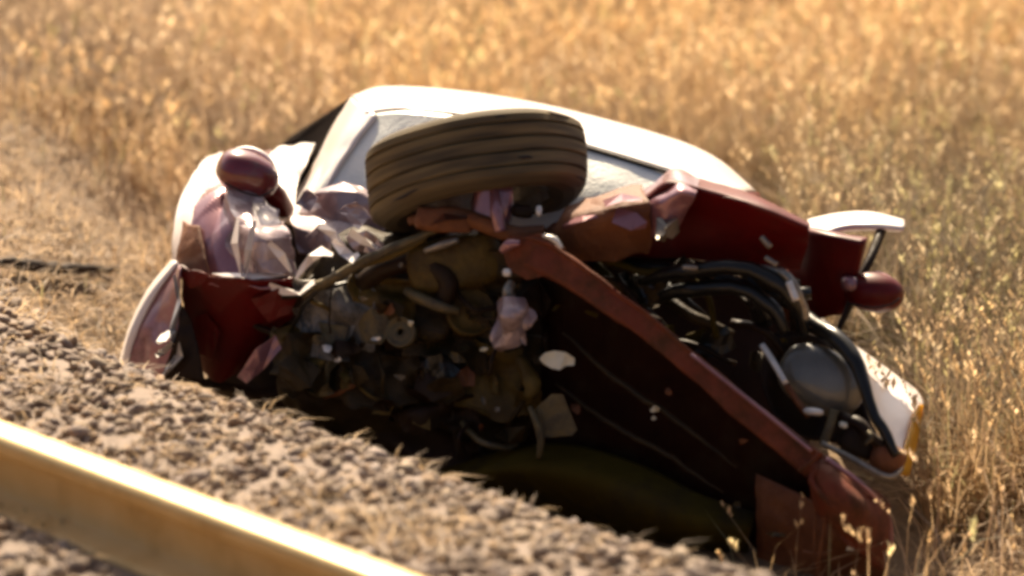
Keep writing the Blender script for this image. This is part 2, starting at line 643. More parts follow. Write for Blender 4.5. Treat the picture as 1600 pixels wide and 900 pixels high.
# stones: angular lumps in twelve shapes
shapes = []
for k in range(14):
    bm = bmesh.new()
    rr = random.Random(100 + k)
    for i in range(22):
        v = Vector((rr.gauss(0, 1), rr.gauss(0, 1), rr.gauss(0, 1))).normalized()
        v = Vector((v.x * rr.uniform(.8, 1.1), v.y * rr.uniform(.65, .95), v.z * rr.uniform(.5, .8)))
        bm.verts.new(v)
    bmesh.ops.convex_hull(bm, input=bm.verts)
    for v in [v for v in bm.verts if not v.link_faces]:
        bm.verts.remove(v)
    bmesh.ops.recalc_face_normals(bm, faces=bm.faces)
    me = bpy.data.meshes.new('stone')
    bm.to_mesh(me)
    bm.free()
    shapes.append(me)
vshapes = []
for me in shapes:
    for mm in range(5):
        m2 = me.copy()
        m2.materials.append(M['stone'][mm])
        m2.shade_smooth()
        vshapes.append(m2)


def project(p):
    q = p - CAMLOC
    z = q.dot(FWD)
    return 800 + q.dot(RIGHT) / z * D * S, 450 - q.dot(UP) / z * D * S, z


rail_n = ncoord(RT.x, RT.y)
cand = []
sr = random.Random(5)
for i in range(36000):
    l = sr.uniform(-2.2, 7.5)
    n_ = sr.uniform(-2.2, 0.62)
    if n_ > 0.1 and sr.random() < (n_ - 0.1) * 1.5:
        continue
    q = c2 + rdir * l + nrm_ * n_
    if l > 3.2 and sr.random() < 0.45:
        continue
    # keep clear of the rail foot
    dr = (Vector((q.x, q.y, 0)) - Vector((RT.x, RT.y, 0)))
    off = abs(dr.x * raildir.y - dr.y * raildir.x)
    if off < 0.085:
        continue
    sz = sr.uniform(0.009, 0.019) if sr.random() < 0.85 else sr.uniform(0.018, 0.027)
    z = ground_z(q.x, q.y) + 0.012 + sz * sr.uniform(-0.1, 0.6)
    p = Vector((q.x, q.y, z))
    cand.append((p, sz, sr.randrange(len(shapes)), sr.choices(range(5), (5, 4, 3, 3, 3))[0], (sr.uniform(-.5, .5), sr.uniform(-.5, .5), sr.uniform(0, 6.28)),
                 (sr.uniform(.85, 1.3), sr.uniform(.8, 1.1), sr.uniform(.7, 1.1))))


def shown(c):
    x, y, z = project(c[0])
    inside = -10 < x < 1610 and -10 < y < 905
    top_y = 655 + (x / 650.0) * 240                 # the rail's own strip hides what lies under it
    hidden = (top_y - 12 < y < top_y + 165)
    car = (x > 230 and y < 600 + (x - 230) * 0.33)
    return inside and not hidden and not car


cand.sort(key=lambda c: (not shown(c), -c[1] / project(c[0])[2]))
for k, (p, sz, si, mi, rot, sc3) in enumerate(cand[:300]):
    o = bpy.data.objects.new('stone', vshapes[si * 5 + mi])
    COL.objects.link(o)
    o.parent = bed
    o.location = p - WORLD[bed]
    o.rotation_euler = rot
    o.scale = Vector(sc3) * sz
# the others as one mass
from mathutils import Euler
VV, FF, MI = [], [], []
base = 0
sh_np = []
for me in shapes:
    co = np.empty(len(me.vertices) * 3)
    me.vertices.foreach_get('co', co)
    sh_np.append((co.reshape(-1, 3), [tuple(p.vertices) for p in me.polygons]))
for (p, sz, si, mi, rot, sc3) in cand[300:]:
    co, fa = sh_np[si]
    R = np.array(Euler(rot).to_matrix())
    VV.append((co * (np.array(sc3) * sz)) @ R.T + np.array(p))
    FF.extend([tuple(i + base for i in f) for f in fa])
    MI.extend([mi] * len(fa))
    base += len(co)
me = bpy.data.meshes.new('ballast_stones')
me.from_pydata(np.concatenate(VV).tolist(), [], FF)
for m_ in M['stone']:
    me.materials.append(m_)
me.polygons.foreach_set('material_index', MI)
bs = link('ballast_stones', me, bed, None, None, True)
tag(bs, kind='stuff')

# ------------------------------------------------------------------ the rail
half = [(0.0, 0.165), (0.026, 0.1642), (0.036, 0.160), (0.0425, 0.152), (0.044, 0.130), (0.036, 0.124), (0.012, 0.114), (0.0085, 0.104),
        (0.0080, 0.070), (0.0090, 0.040), (0.016, 0.028), (0.050, 0.018), (0.069, 0.0125), (0.0705, 0.009), (0.070, 0.0)]
prof = half + [(-a, b) for a, b in reversed(half[1:])]
rn = Vector((raildir.y, -raildir.x, 0))
r0 = Vector((RT.x, RT.y, BAL)) - raildir * 6
verts, faces = [], []
NR = 60
for i in range(NR + 1):
    c = r0 + raildir * (i * 0.4)
    for (a, b) in prof:
        verts.append(c + rn * a + Vector((0, 0, b)))
m = len(prof)
for i in range(NR):
    for j in range(m):
        faces.append((i * m + j, i * m + (j + 1) % m, (i + 1) * m + (j + 1) % m, (i + 1) * m + j))
faces.append(tuple(range(m)))
faces.append(tuple(NR * m + j for j in reversed(range(m))))
rail = empty('railway_rail', r0 + raildir * 6, 'rusty steel railway rail with bright worn head crossing the lower left corner', 'rail')
me = bpy.data.meshes.new('rail_body')
me.from_pydata(verts, [], faces)
me.materials.append(M['rail'])
me.materials.append(M['railtop'])
for p in me.polygons:
    if len(p.vertices) == 4:
        j = p.vertices[0] % m
        zz = sum(me.vertices[v].co.z for v in p.vertices) / 4 - BAL
        p.material_index = 1 if zz > 0.153 else 0
link('rail_body', me, rail)


# ------------------------------------------------------------------ dry grass
def ribbons(name, pos, height, width, lean, ang, tint, material, seedhead=None, parent=None, kind='stuff'):
    """bent tapering blades; all arguments are arrays"""
    n = len(pos)
    dx, dy = np.cos(ang), np.sin(ang)
    side = np.stack([-dy, dx, np.zeros(n)], 1)
    out = np.stack([dx, dy, np.zeros(n)], 1)
    upv = np.array([0, 0, 1.0])
    lv = []
    ts = (0.0, 0.55, 1.0)
    for t in ts:
        c = pos + out * (lean * height * t * t)[:, None] + upv * (height * (t - 0.35 * lean * t * t))[:, None]
        wv = width * (1.0 if t == 0 else 0.8 if t < 1 else 0.0)
        lv.append((c - side * wv[:, None] * .5, c + side * wv[:, None] * .5, c))
    verts = np.stack([lv[0][0], lv[0][1], lv[1][0], lv[1][1], lv[2][2]], 1).reshape(-1, 3)
    b = np.arange(n) * 5
    tri = np.stack([b, b + 1, b + 3, b, b + 3, b + 2, b + 2, b + 3, b + 4], 1).reshape(-1, 3)
    cols = np.repeat(tint, 5, 0)
    tips = lv[2][2]
    if seedhead is not None:
        idx = np.nonzero(seedhead)[0]
        hv, ht, hc = [], [], []
        off = len(verts)
        big = np.where(nprng.random(len(idx)) < 0.22, 1.3, 0.9)
        for s in range(7):
            k = len(idx)
            f = s / 6.0
            base_p = lv[1][2][idx] * (0.30 * (1 - f)) + tips[idx] * (1 - 0.30 * (1 - f))
            a2 = nprng.uniform(0, 2 * np.pi, k)
            ln = nprng.uniform(0.010, 0.024, k) * (1.15 - 0.4 * f) * big
            wd = nprng.uniform(0.0022, 0.0048, k) * big
            dirv = np.stack([np.cos(a2) * 0.55, np.sin(a2) * 0.55, np.full(k, 0.85)], 1)
            sd = np.stack([-np.sin(a2), np.cos(a2), np.zeros(k)], 1)
            mid = base_p + dirv * (ln * .5)[:, None]
            q = np.stack([base_p, mid + sd * wd[:, None], base_p + dirv * ln[:, None], mid - sd * wd[:, None]], 1).reshape(-1, 3)
            bb = off + np.arange(k) * 4
            ht.append(np.stack([bb, bb + 1, bb + 2, bb, bb + 2, bb + 3], 1).reshape(-1, 3))
            hv.append(q)
            c_ = np.clip(tint[idx] * 1.1 + np.array([.05, .035, .01, 0]) + np.where(big > 1, .14, 0)[:, None] * np.array([1, .95, .7, 0]), 0, .9)
            hc.append(np.repeat(c_, 4, 0))
            off += 4 * k
        verts = np.concatenate([verts] + hv)
        tri = np.concatenate([tri] + ht)
        cols = np.concatenate([cols] + hc)
    me = bpy.data.meshes.new(name)
    me.vertices.add(len(verts))
    me.vertices.foreach_set('co', verts.astype(np.float32).ravel())
    me.loops.add(tri.size)
    me.loops.foreach_set('vertex_index', tri.astype(np.int32).ravel())
    me.polygons.add(len(tri))
    me.polygons.foreach_set('loop_start', (np.arange(len(tri)) * 3).astype(np.int32))
    me.polygons.foreach_set('loop_total', np.full(len(tri), 3, np.int32))
    me.update(calc_edges=True)
    at = me.attributes.new('tint', 'FLOAT_COLOR', 'POINT')
    at.data.foreach_set('color', cols.astype(np.float32).ravel())
    o = link(name, me, parent, Vector((0, 0, 0)), material, False)
    tag(o, kind=kind)
    return o


def patch(x, y, f, s):
    return mnoise.noise(Vector((x * f + s, y * f - s, s)))


def in_car(x, y):
    """plan of the wreck: a rough box behind its front"""
    px = x * S + 800
    d = y
    return (235 < px < 1400 and base_d(px) - 0.25 < d < 2.6 and not (px > 1300 and d > 1.3)) or (1380 < px < 1455 and -0.2 < d < 1.3)


gp, gh, gw, gl, ga, gt, gs = [], [], [], [], [], [], []
N = 0
gr = random.Random(21)
for i in range(300000):
    if i < 190000:
        x = gr.uniform(-1.9, 1.9)
        y = gr.uniform(0.0, 6.2)
    else:
        x = gr.uniform(-6.5, 6.5)
        y = gr.uniform(-2.0, 13)
        if abs(x) < 1.9 and 0 < y < 6.2:
            continue
    n_ = ncoord(x, y)
    if n_ < 0.5:
        continue
    if in_car(x, y):
        continue
    pt = patch(x, y, 1.1, 3.0)
    pt2 = patch(x, y, 2.6, 9.0)
    pt3 = patch(x, y, 6.0, 5.0)
    edge = min(1.0, max(0.0, (n_ - 0.5 - (0.35 if x < 0.4 else 0.0) - 0.55 * min(1, max(0, (-0.55 - x) / 0.3))) / 0.8))
    if gr.random() > 0.12 + 0.88 * edge:
        continue
    if pt3 < -0.28 and gr.random() < 0.55:
        continue
    tall = (0.10 + 0.20 * edge) * (1.0 + 0.35 * pt + 0.2 * pt2)
    stalk = gr.random() < 0.2
    h = tall * (gr.uniform(0.85, 1.3) if stalk else gr.uniform(0.4, 1.0))
    gp.append((x, y, ground_z(x, y) - 0.01))
    gh.append(h)
    gw.append(gr.uniform(.0016, .003) if stalk else gr.uniform(.003, .0065))
    gl.append(gr.uniform(.05, .6) if stalk else gr.uniform(.3, 1.5))
    ga.append(gr.uniform(0, 6.283))
    v = gr.uniform(.72, 1.2) * (1 + 0.24 * patch(x, y, 0.8, 12.0) + 0.18 * pt2) * (1 - 0.13 * min(1, max(0, -0.3 - x)))
    warm = 0.42 + 0.9 * pt2 + 0.35 * max(-1, min(1, (x + 0.5) / 0.8)) + 0.25 * gr.uniform(-1, 1)
    weed = math.exp(-((x - 1.05) / 0.42) ** 2 - ((y - 1.5) / 1.4) ** 2)      # older, greyer growth beyond the wing
    warm -= 0.8 * weed
    warm = max(0, min(1, warm))
    c0 = np.array((0.46, 0.34, 0.24))      # weathered grey straw
    c1_ = np.array((0.65, 0.44, 0.225))     # golden straw
    c = (c0 * (1 - warm) + c1_ * warm) * v
    if weed > 0.3:
        c = c * (1 - 0.62 * weed)
    if gr.random() < 0.06 + 0.25 * weed:
        c = np.array((0.30, 0.26, 0.13)) * v  # some still greenish
    gt.append((*np.clip(c, 0, .8), 1))
    gs.append(stalk and edge > 0.3 and gr.random() < 0.8)
ribbons('dry_grass', np.array(gp), np.array(gh), np.array(gw), np.array(gl), np.array(ga), np.array(gt), M['straw'], np.array(gs))
SC['blades'] = len(gp)

# straw litter and short tufts on the ballast shoulder
gp, gh, gw, gl, ga, gt = [], [], [], [], [], []
for i in range(130000):
    l = gr.uniform(-2.5, 8)
    n_ = gr.uniform(-1.1, 1.6)
    q = c2 + rdir * l + nrm_ * n_
    if in_car(q.x, q.y):
        continue
    k = patch(q.x, q.y, 2.6, 1.0)
    band = math.exp(-((n_ + 0.26) / 0.2) ** 2) * 1.0 + (0.9 if n_ > 0.2 else 0.12)
    if gr.random() > band * (0.35 + 0.9 * k):
        continue
    gp.append((q.x, q.y, ground_z(q.x, q.y) + gr.uniform(0.012, 0.035)))
    gh.append(gr.uniform(.012, .045))
    gw.append(gr.uniform(.002, .006))
    gl.append(gr.uniform(1.2, 2.6))
    ga.append(gr.uniform(0, 6.283))
    v = gr.uniform(.7, 1.25)
    c = np.array((0.40, 0.245, 0.095)) if gr.random() < .5 else np.array((0.22, 0.145, 0.085))
    gt.append((*np.clip(c * v, 0, .8), 1))
ribbons('straw_litter', np.array(gp), np.array(gh), np.array(gw), np.array(gl), np.array(ga), np.array(gt), M['litter'])

# a dark stick lying on the bare ground at the left edge
gA, gB = Vector(), Vector()
zA = zB = 0.25
for _ in range(12):
    gA = on_plane(-60, 420, zA)
    gB = on_plane(185, 427, zB)
    zA = ground_z(gA.x, gA.y) + 0.03
    zB = ground_z(gB.x, gB.y) + 0.03
pts = [gA.lerp(gB, t) for t in (0, .25, .5, .75, 1)]
pts = [Vector((p.x, p.y + 0.03 * math.sin(i * 2.1), ground_z(p.x, p.y) + 0.03)) for i, p in enumerate(pts)]
stick = tube('fallen_stick', pts, [0.009, 0.012, 0.014, 0.012, 0.006], M['bark'], None, world=True, n=24, wob=0.006)
tag(stick, 'thin dark stick lying on the bare ground left of the wreck', 'stick')

# ------------------------------------------------------------------ the wreck
cl = Q(800, 800, 1.0)
car = empty('wrecked_car', Vector((cl.x, cl.y, ground_z(cl.x, cl.y))),
            'crushed red car with torn open front end tilted beside the track', 'car')

# --- cabin
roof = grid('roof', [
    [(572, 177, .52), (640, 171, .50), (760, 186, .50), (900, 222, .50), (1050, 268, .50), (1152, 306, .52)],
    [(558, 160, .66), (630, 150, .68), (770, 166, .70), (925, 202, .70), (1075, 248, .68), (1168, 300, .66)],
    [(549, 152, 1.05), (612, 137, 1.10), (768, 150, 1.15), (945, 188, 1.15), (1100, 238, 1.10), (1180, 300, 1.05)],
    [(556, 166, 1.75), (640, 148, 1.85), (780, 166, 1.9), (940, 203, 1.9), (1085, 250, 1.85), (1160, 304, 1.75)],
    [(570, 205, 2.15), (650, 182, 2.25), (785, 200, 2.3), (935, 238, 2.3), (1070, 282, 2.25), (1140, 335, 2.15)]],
    M['pale_glare'], car, 40, 30, 0.004, dent=0.002, dentf=4)
grid('rear_window', [
    [(575, 208, 2.16), (650, 186, 2.26), (785, 204, 2.3), (935, 242, 2.3), (1068, 286, 2.26), (1138, 338, 2.16)],
    [(540, 330, 2.6), (640, 310, 2.72), (780, 328, 2.76), (920, 362, 2.76), (1060, 400, 2.7), (1150, 450, 2.6)]],
    M['glass_d'], car, 16, 8, 0.005)
grid('boot_lid', [
    [(500, 330, 2.6), (640, 312, 2.74), (780, 330, 2.78), (920, 364, 2.78), (1060, 402, 2.72), (1200, 460, 2.6)],
    [(480, 380, 3.1), (640, 350, 3.25), (780, 368, 3.3), (920, 402, 3.3), (1060, 440, 3.25), (1210, 500, 3.1)],
    [(480, 520, 3.15), (640, 520, 3.3), (780, 540, 3.35), (920, 570, 3.35), (1060, 610, 3.3), (1210, 660, 3.15)]],
    M['red'], car, 20, 14, 0.004)
ws = grid('windscreen', [
    [(574, 180, .515), (640, 175, .495), (760, 190, .495), (900, 226, .495), (1050, 272, .495), (1150, 309, .515)],
    [(535, 235, .47), (620, 240, .43), (750, 258, .41), (900, 285, .41), (1050, 322, .43), (1170, 360, .47)],
    [(490, 300, .42), (600, 318, .37), (750, 340, .35), (900, 352, .35), (1050, 382, .37), (1200, 420, .42)],
    [(468, 335, .40), (592, 352, .35), (750, 372, .33), (900, 380, .33), (1050, 398, .35), (1205, 432, .41)]],
    M['glass_w'], car, 50, 36, 0.006, dent=0.004, dentf=7, seed=2.0, edge_keep=True)
# dark rubber line under the roof's front edge
tube('windscreen_seal', [(860, 213, .487), (900, 226, .485), (970, 247, .485), (1050, 272, .485), (1148, 307, .505)], 0.004, M['black'], car, n=40)
# pillars
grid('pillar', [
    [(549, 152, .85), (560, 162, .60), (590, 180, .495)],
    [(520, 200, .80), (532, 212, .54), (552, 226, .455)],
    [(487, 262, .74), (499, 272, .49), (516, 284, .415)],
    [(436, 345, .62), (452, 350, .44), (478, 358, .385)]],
    M['pale_glare'], car, 10, 30, 0.006, dent=0.003)
grid('pillar', [
    [(1184, 302, .85), (1168, 302, .62), (1146, 310, .50)],
    [(1205, 352, .80), (1188, 352, .56), (1168, 360, .46)],
    [(1240, 430, .70), (1222, 440, .46), (1200, 450, .40)]],
    M['red'], car, 10, 24, 0.006, dent=0.002)
# sides of the cabin
grid('side_window', [
    [(549, 153, .90), (551, 156, 1.5), (556, 168, 1.9)],
    [(502, 186, 1.0), (500, 186, 1.55), (506, 195, 2.0)],
    [(456, 222, 1.06), (452, 217, 1.6), (458, 224, 2.2)],
    [(430, 245, 1.1), (430, 240, 1.62), (440, 246, 2.3)]],
    M['glass_d'], car, 12, 16, 0.005)
grid('side_window', [
    [(550, 155, .88), (530, 188, .84), (500, 240, .78), (470, 300, .70)],
    [(500, 187, .98), (498, 205, .96), (480, 245, .9), (455, 300, .78)],
    [(455, 222, 1.06), (460, 235, 1.02), (455, 262, .96), (440, 310, .82)]],
    M['glass_d'], car, 12, 10, 0.005)
grid('side_window', [
    [(1182, 304, .9), (1178, 306, 1.5), (1165, 310, 1.9)],
    [(1235, 400, .8), (1232, 400, 1.5), (1228, 410, 2.1)]],
    M['glass_d'], car, 8, 8, 0.005)
# body side on the picture left, from the bulkhead back to the tail
sidel = grid('body_side', [
    [(428, 240, .85), (424, 236, 1.3), (430, 240, 1.9), (450, 262, 2.5), (478, 330, 3.1)],
    [(352, 262, .85), (352, 270, 1.3), (362, 290, 1.9), (385, 320, 2.5), (430, 372, 3.1)],
    [(318, 390, .85), (322, 390, 1.3), (335, 400, 1.9), (365, 420, 2.5), (420, 460, 3.1)],
    [(330, 540, .85), (330, 530, 1.3), (345, 520, 1.9), (370, 520, 2.5), (430, 540, 3.1)]],
    M['red'], car, 24, 20, 0.004, dent=0.006, dentf=3)
grid('body_side', [
    [(1220, 440, .9), (1222, 440, 1.3), (1222, 440, 1.9), (1215, 450, 2.5), (1205, 470, 3.1)],
    [(1268, 500, .9), (1268, 500, 1.3), (1266, 500, 1.9), (1255, 520, 2.5), (1235, 540, 3.1)],
    [(1280, 760, .9), (1276, 750, 1.3), (1270, 735, 1.9), (1255, 715, 2.5), (1225, 690, 3.1)]],
    M['red'], car, 20, 16, 0.004, dent=0.004, dentf=3)
# scuttle piece and the lit metal between mirror and pillar
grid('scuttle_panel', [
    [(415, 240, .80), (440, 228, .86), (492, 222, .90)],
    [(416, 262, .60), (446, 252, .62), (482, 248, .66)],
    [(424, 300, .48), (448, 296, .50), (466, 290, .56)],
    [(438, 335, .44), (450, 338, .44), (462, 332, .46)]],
    M['pale_glare'], car, 16, 20, 0.004, dent=0.008, dentf=9, seed=4)
grid('scuttle_panel', [
    [(470, 318, .40), (530, 290, .36), (600, 300, .34)],
    [(462, 345, .34), (520, 330, .31), (600, 345, .29)],
    [(470, 395, .28), (530, 385, .26), (605, 392, .26)]],
    M['crushed'], car, 36, 34, 0.003, dent=0.034, dentf=13, seed=8.4, rag=0.014, smooth=False)
for k, pts in enumerate(([(476, 372, .22), (500, 352, .18), (522, 360, .16), (516, 392, .17), (492, 398, .2)], [(528, 330, .24), (556, 318, .2), (580, 340, .2), (560, 362, .18)],
                         [(540, 372, .16), (572, 362, .14), (600, 384, .15), (588, 402, .15), (556, 396, .14)], [(462, 320, .3), (480, 296, .3), (496, 312, .28), (484, 336, .27)])):
    plate('torn_flap', pts, .004, M['crushed'], car, dent=.014, seed=k + .5)
# bulkhead and floor close the shell
grid('bulkhead', [
    [(440, 345, .60), (700, 380, .42), (950, 400, .42), (1240, 455, .62)],
    [(400, 470, .62), (700, 520, .48), (950, 560, .48), (1260, 620, .62)],
    [(420, 620, .62), (700, 700, .50), (950, 790, .50), (1280, 860, .62)]],
    M['interior'], car, 24, 20, 0.004, dent=0.03, dentf=6)
grid('floor_pan', [
    [(420, 610, .6), (800, 740, .5), (1280, 850, .6)],
    [(440, 560, 1.8), (800, 650, 1.7), (1270, 740, 1.8)],
    [(460, 540, 3.1), (800, 620, 3.2), (1230, 690, 3.1)]],
    M['interior'], car, 12, 12, 0.004)
grid('seat_back', [
    [(600, 260, 1.35), (700, 250, 1.36), (790, 275, 1.35)],
    [(580, 420, 1.25), (700, 420, 1.22), (800, 440, 1.25)]], M['interior'], car, 10, 10, 0.09)
grid('seat_back', [
    [(930, 320, 1.35), (1020, 330, 1.36), (1110, 365, 1.35)],
    [(920, 460, 1.25), (1020, 480, 1.22), (1130, 510, 1.25)]], M['interior'], car, 10, 10, 0.09)

# --- mirror, picture left
mr = lump('mirror', 387, 272, .28, 102, 70, 0.13, 24, M['red_gloss'], car, e=0.8, dent=0.002, seed=3, nu=32, nv=20, yaw=12)
mr['label'] = 'dark red door mirror housing left of the windscreen'
tube('mirror_arm', [(404, 285, .32), (428, 305, .35), (446, 328, .42)], [0.030, 0.026, 0.020], M['red'], mr)
tube('mirror_rim_glint', [(342, 256, .32), (360, 239, .33), (388, 233, .34), (415, 244, .33), (431, 268, .32)], 0.006, M['pale_glare'], mr, n=20)  # pale line painting the highlight along the housing's top

tube('mirror_seam', [(352, 286, .215), (380, 300, .205), (408, 306, .215), (428, 296, .24)], .0022, M['seam'], mr, n=20)
# --- front wing, picture left
grid('front_wing', [
    [(344, 262, .50), (372, 272, .42), (400, 285, .40), (430, 305, .42)],
    [(318, 300, .36), (345, 300, .30), (385, 315, .28), (432, 335, .34)],
    [(304, 342, .27), (330, 345, .22), (372, 355, .20), (440, 368, .28)],
    [(298, 388, .24), (320, 390, .18), (365, 396, .17), (450, 402, .24)],
    [(298, 432, .22), (320, 432, .16), (368, 434, .16), (462, 426, .22)]],
    M['scraped_sheen'], car, 40, 40, 0.003, dent=0.016, dentf=9, seed=1.5, rag=0.008, smooth=False)
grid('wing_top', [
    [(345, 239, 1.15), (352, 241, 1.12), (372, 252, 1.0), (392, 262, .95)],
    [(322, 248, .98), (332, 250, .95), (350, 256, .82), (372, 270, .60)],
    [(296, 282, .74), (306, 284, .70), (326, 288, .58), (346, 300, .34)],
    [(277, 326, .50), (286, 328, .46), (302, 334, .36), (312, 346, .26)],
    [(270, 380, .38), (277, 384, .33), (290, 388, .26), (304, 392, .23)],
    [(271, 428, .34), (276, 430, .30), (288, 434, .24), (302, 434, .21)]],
    M['pale_glare'], car, 16, 40, 0.004, dent=0.003, dentf=7, seed=1.5)
grid('front_wing', [
    [(360, 300, .30), (390, 300, .24), (440, 322, .28)],
    [(352, 345, .20), (400, 350, .10), (452, 352, .18)],
    [(362, 385, .16), (410, 390, .08), (460, 392, .14)],
    [(372, 428, .14), (410, 432, .09), (468, 424, .14)]],
    M['crushed'], car, 30, 30, 0.003, dent=0.028, dentf=12, seed=5.5, rag=0.016, smooth=False)
# torn strips hanging off the wing
for pts, r in (([(372, 340, .10), (366, 380, .07), (378, 432, .08)], .007), ([(398, 345, .06), (388, 390, .04), (384, 432, .06)], .006),
               ([(420, 380, .04), (440, 400, .02), (455, 425, .05)], .008), ([(330, 430, .12), (380, 432, .06), (450, 430, .08)], .006)):
    ribbon('torn_strip', pts, [r * .6, r * 1.0, r * .4], M['pale_glare'], car, int(pts[0][0]))
# yellowish edge at the outer rim and the dark gap behind it
grid('wing_edge', [
    [(286, 345, .36), (294, 350, .26), (310, 352, .21)],
    [(276, 390, .34), (284, 392, .24), (318, 394, .16)],
    [(276, 432, .32), (286, 436, .22), (328, 436, .13)]], M['rust'], car, 10, 20, 0.004, dent=.006, dentf=10)

# --- bumper corner, picture left
grid('bumper_corner', [
    [(274, 418, .14), (310, 430, .08), (380, 436, .05), (478, 440, .08)],
    [(284, 470, .18), (330, 480, .13), (385, 486, .11), (462, 480, .13)],
    [(300, 520, .22), (336, 528, .18), (376, 530, .16), (428, 516, .18)],
    [(316, 578, .26), (334, 594, .22), (352, 596, .21), (372, 580, .22)]],
    M['red'], car, 40, 36, 0.004, dent=0.014, dentf=8, seed=2.4, rag=.012, smooth=False)
for pts in ([(282, 430, .10), (300, 424, .06), (326, 428, .05), (316, 446, .07), (296, 452, .09)], [(392, 470, .06), (436, 452, .04), (470, 456, .06), (452, 492, .08), (420, 506, .08)],
            [(296, 500, .16), (322, 492, .13), (344, 520, .13), (330, 566, .16), (310, 556, .17)]):
    plate('torn_flap', pts, .006, M['red'], car, dent=.008, seed=pts[0][0])
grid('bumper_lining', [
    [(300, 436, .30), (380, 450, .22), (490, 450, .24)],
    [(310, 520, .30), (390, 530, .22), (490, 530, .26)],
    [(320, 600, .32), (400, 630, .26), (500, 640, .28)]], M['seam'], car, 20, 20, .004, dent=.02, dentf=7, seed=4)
tube('trim_strip', [(284, 432, .16), (330, 442, .09), (390, 444, .06), (440, 450, .08), (470, 462, .12)], [.006, .002, .0015, .006, .003], M['scraped_sheen'], car, n=30, wob=.012)
# bent pale panel with its bright rim highlight painted on at the far left
bp_ = grid('bent_panel', [
    [(276, 412, .16), (278, 414, .12), (281, 420, .08)],
    [(240, 462, .16), (258, 466, .12), (278, 470, .08)],
    [(212, 520, .16), (240, 526, .12), (276, 530, .08)],
    [(194, 584, .16), (230, 592, .12), (262, 596, .08)]],
    M['scraped_sheen'], car, 18, 30, 0.004, dent=0.006, dentf=8, seed=6)
grid('bright_lip', [[(277, 412, .15), (271, 405, .42)], [(240, 462, .15), (231, 455, .42)], [(212, 520, .15), (202, 515, .42)], [(194, 584, .15), (184, 580, .42)]], M['pale_glare'], bp_, 4, 24, .005)
tube('panel_edge', [(277, 410, .16), (238, 462, .16), (209, 520, .16), (191, 586, .16)], [.004, .009, .010, .007], M['pale_glare'], bp_, n=30)
for pts in ([(272, 430, .05), (280, 470, .05), (270, 515, .05), (278, 556, .05), (255, 590, .05)],
            [(272, 515, .05), (255, 528, .05), (246, 536, .05)], [(270, 535, .05), (254, 550, .05), (244, 556, .05)],
            [(276, 556, .05), (266, 578, .05), (246, 596, .05)]):
    ribbon('torn_edge', pts, [.004, .007, .003] if len(pts) == 3 else [.003, .006, .010, .012, .004], M['bright'], bp_, int(pts[0][1]))
grid('inner_liner', [
    [(280, 470, .05), (300, 500, .06)], [(276, 520, .05), (310, 545, .06)], [(250, 592, .05), (320, 600, .06)]],
    M['black'], car, 10, 16, .004, dent=.01, dentf=9)
plate('torn_bracket', [(370, 590, .10), (400, 545, .08), (430, 525, .10), (440, 545, .1), (410, 580, .1), (385, 600, .1)], .012, M['scraped_sheen'], car, seed=3)

# --- folded bonnet in front of the windscreen, picture right
bon = grid('bonnet', [
    [(880, 347, .22), (930, 320, .22), (1000, 302, .22), (1050, 275, .22), (1110, 288, .22), (1180, 311, .20), (1262, 347, .18)],
    [(872, 356, .10), (930, 328, .08), (1004, 310, .04), (1046, 282, .02), (1110, 296, .00), (1186, 320, -.02), (1264, 355, .0)],
    [(880, 374, .14), (930, 360, .13), (1008, 350, .10), (1052, 336, .08), (1116, 344, .07), (1190, 364, .05), (1262, 382, .06)],
    [(900, 390, .20), (950, 398, .18), (1020, 404, .14), (1070, 402, .14), (1130, 408, .12), (1190, 418, .12), (1250, 424, .14)]],
    M['red'], car, 60, 36, 0.004, dent=0.013, dentf=6, seed=7.7, smooth=False)
bon['label'] = 'folded dark red bonnet pushed up against the windscreen'
grid('bonnet_fold', [  # pinkish highlight painted onto the folded corner
    [(1000, 302, .12), (1028, 276, .14), (1056, 262, .16), (1092, 282, .12)],
    [(1004, 325, .04), (1030, 306, .0), (1058, 292, -.02), (1088, 300, .0)],
    [(1012, 348, .05), (1036, 340, .0), (1060, 326, -.01), (1082, 318, .0)],
    [(1020, 366, .06), (1040, 368, .04), (1056, 360, .03), (1070, 340, .03)]],
    M['scraped_sheen'], bon, 26, 26, 0.004, dent=0.012, dentf=11, seed=3.1, smooth=False)
for pts in ([(1030, 340, .0), (1036, 360, -.02), (1032, 376, -.02)], [(1052, 340, .0), (1050, 360, -.02), (1046, 372, -.02)]):
    ribbon('hinge', pts, [.008, .012, .007], M['steel'], bon, int(pts[0][0]), .01)
grid('torn_scuttle', [
    [(846, 352, .16), (890, 330, .12), (940, 306, .12), (1004, 296, .14)],
    [(840, 364, .04), (892, 346, .02), (946, 330, .0), (1012, 322, .02)],
    [(850, 384, .04), (900, 376, .03), (950, 366, .02), (1014, 358, .04)],
    [(872, 402, .08), (920, 404, .06), (970, 402, .06), (1016, 396, .08)]],
    M['rust'], car, 36, 26, .004, dent=.020, dentf=10, seed=6.3, rag=.010, smooth=False)
for pts, r in (([(944, 318, -.02), (972, 308, -.03), (1004, 312, -.02)], [.006, .010, .004]), ([(960, 336, -.02), (990, 346, -.03), (1010, 352, -.02)], [.012, .018, .006]),
               ([(880, 356, .0), (910, 340, -.01), (936, 336, -.01)], [.004, .007, .003])):
    ribbon('torn_strip', pts, r, M['scraped_sheen'], car, int(pts[1][0]))

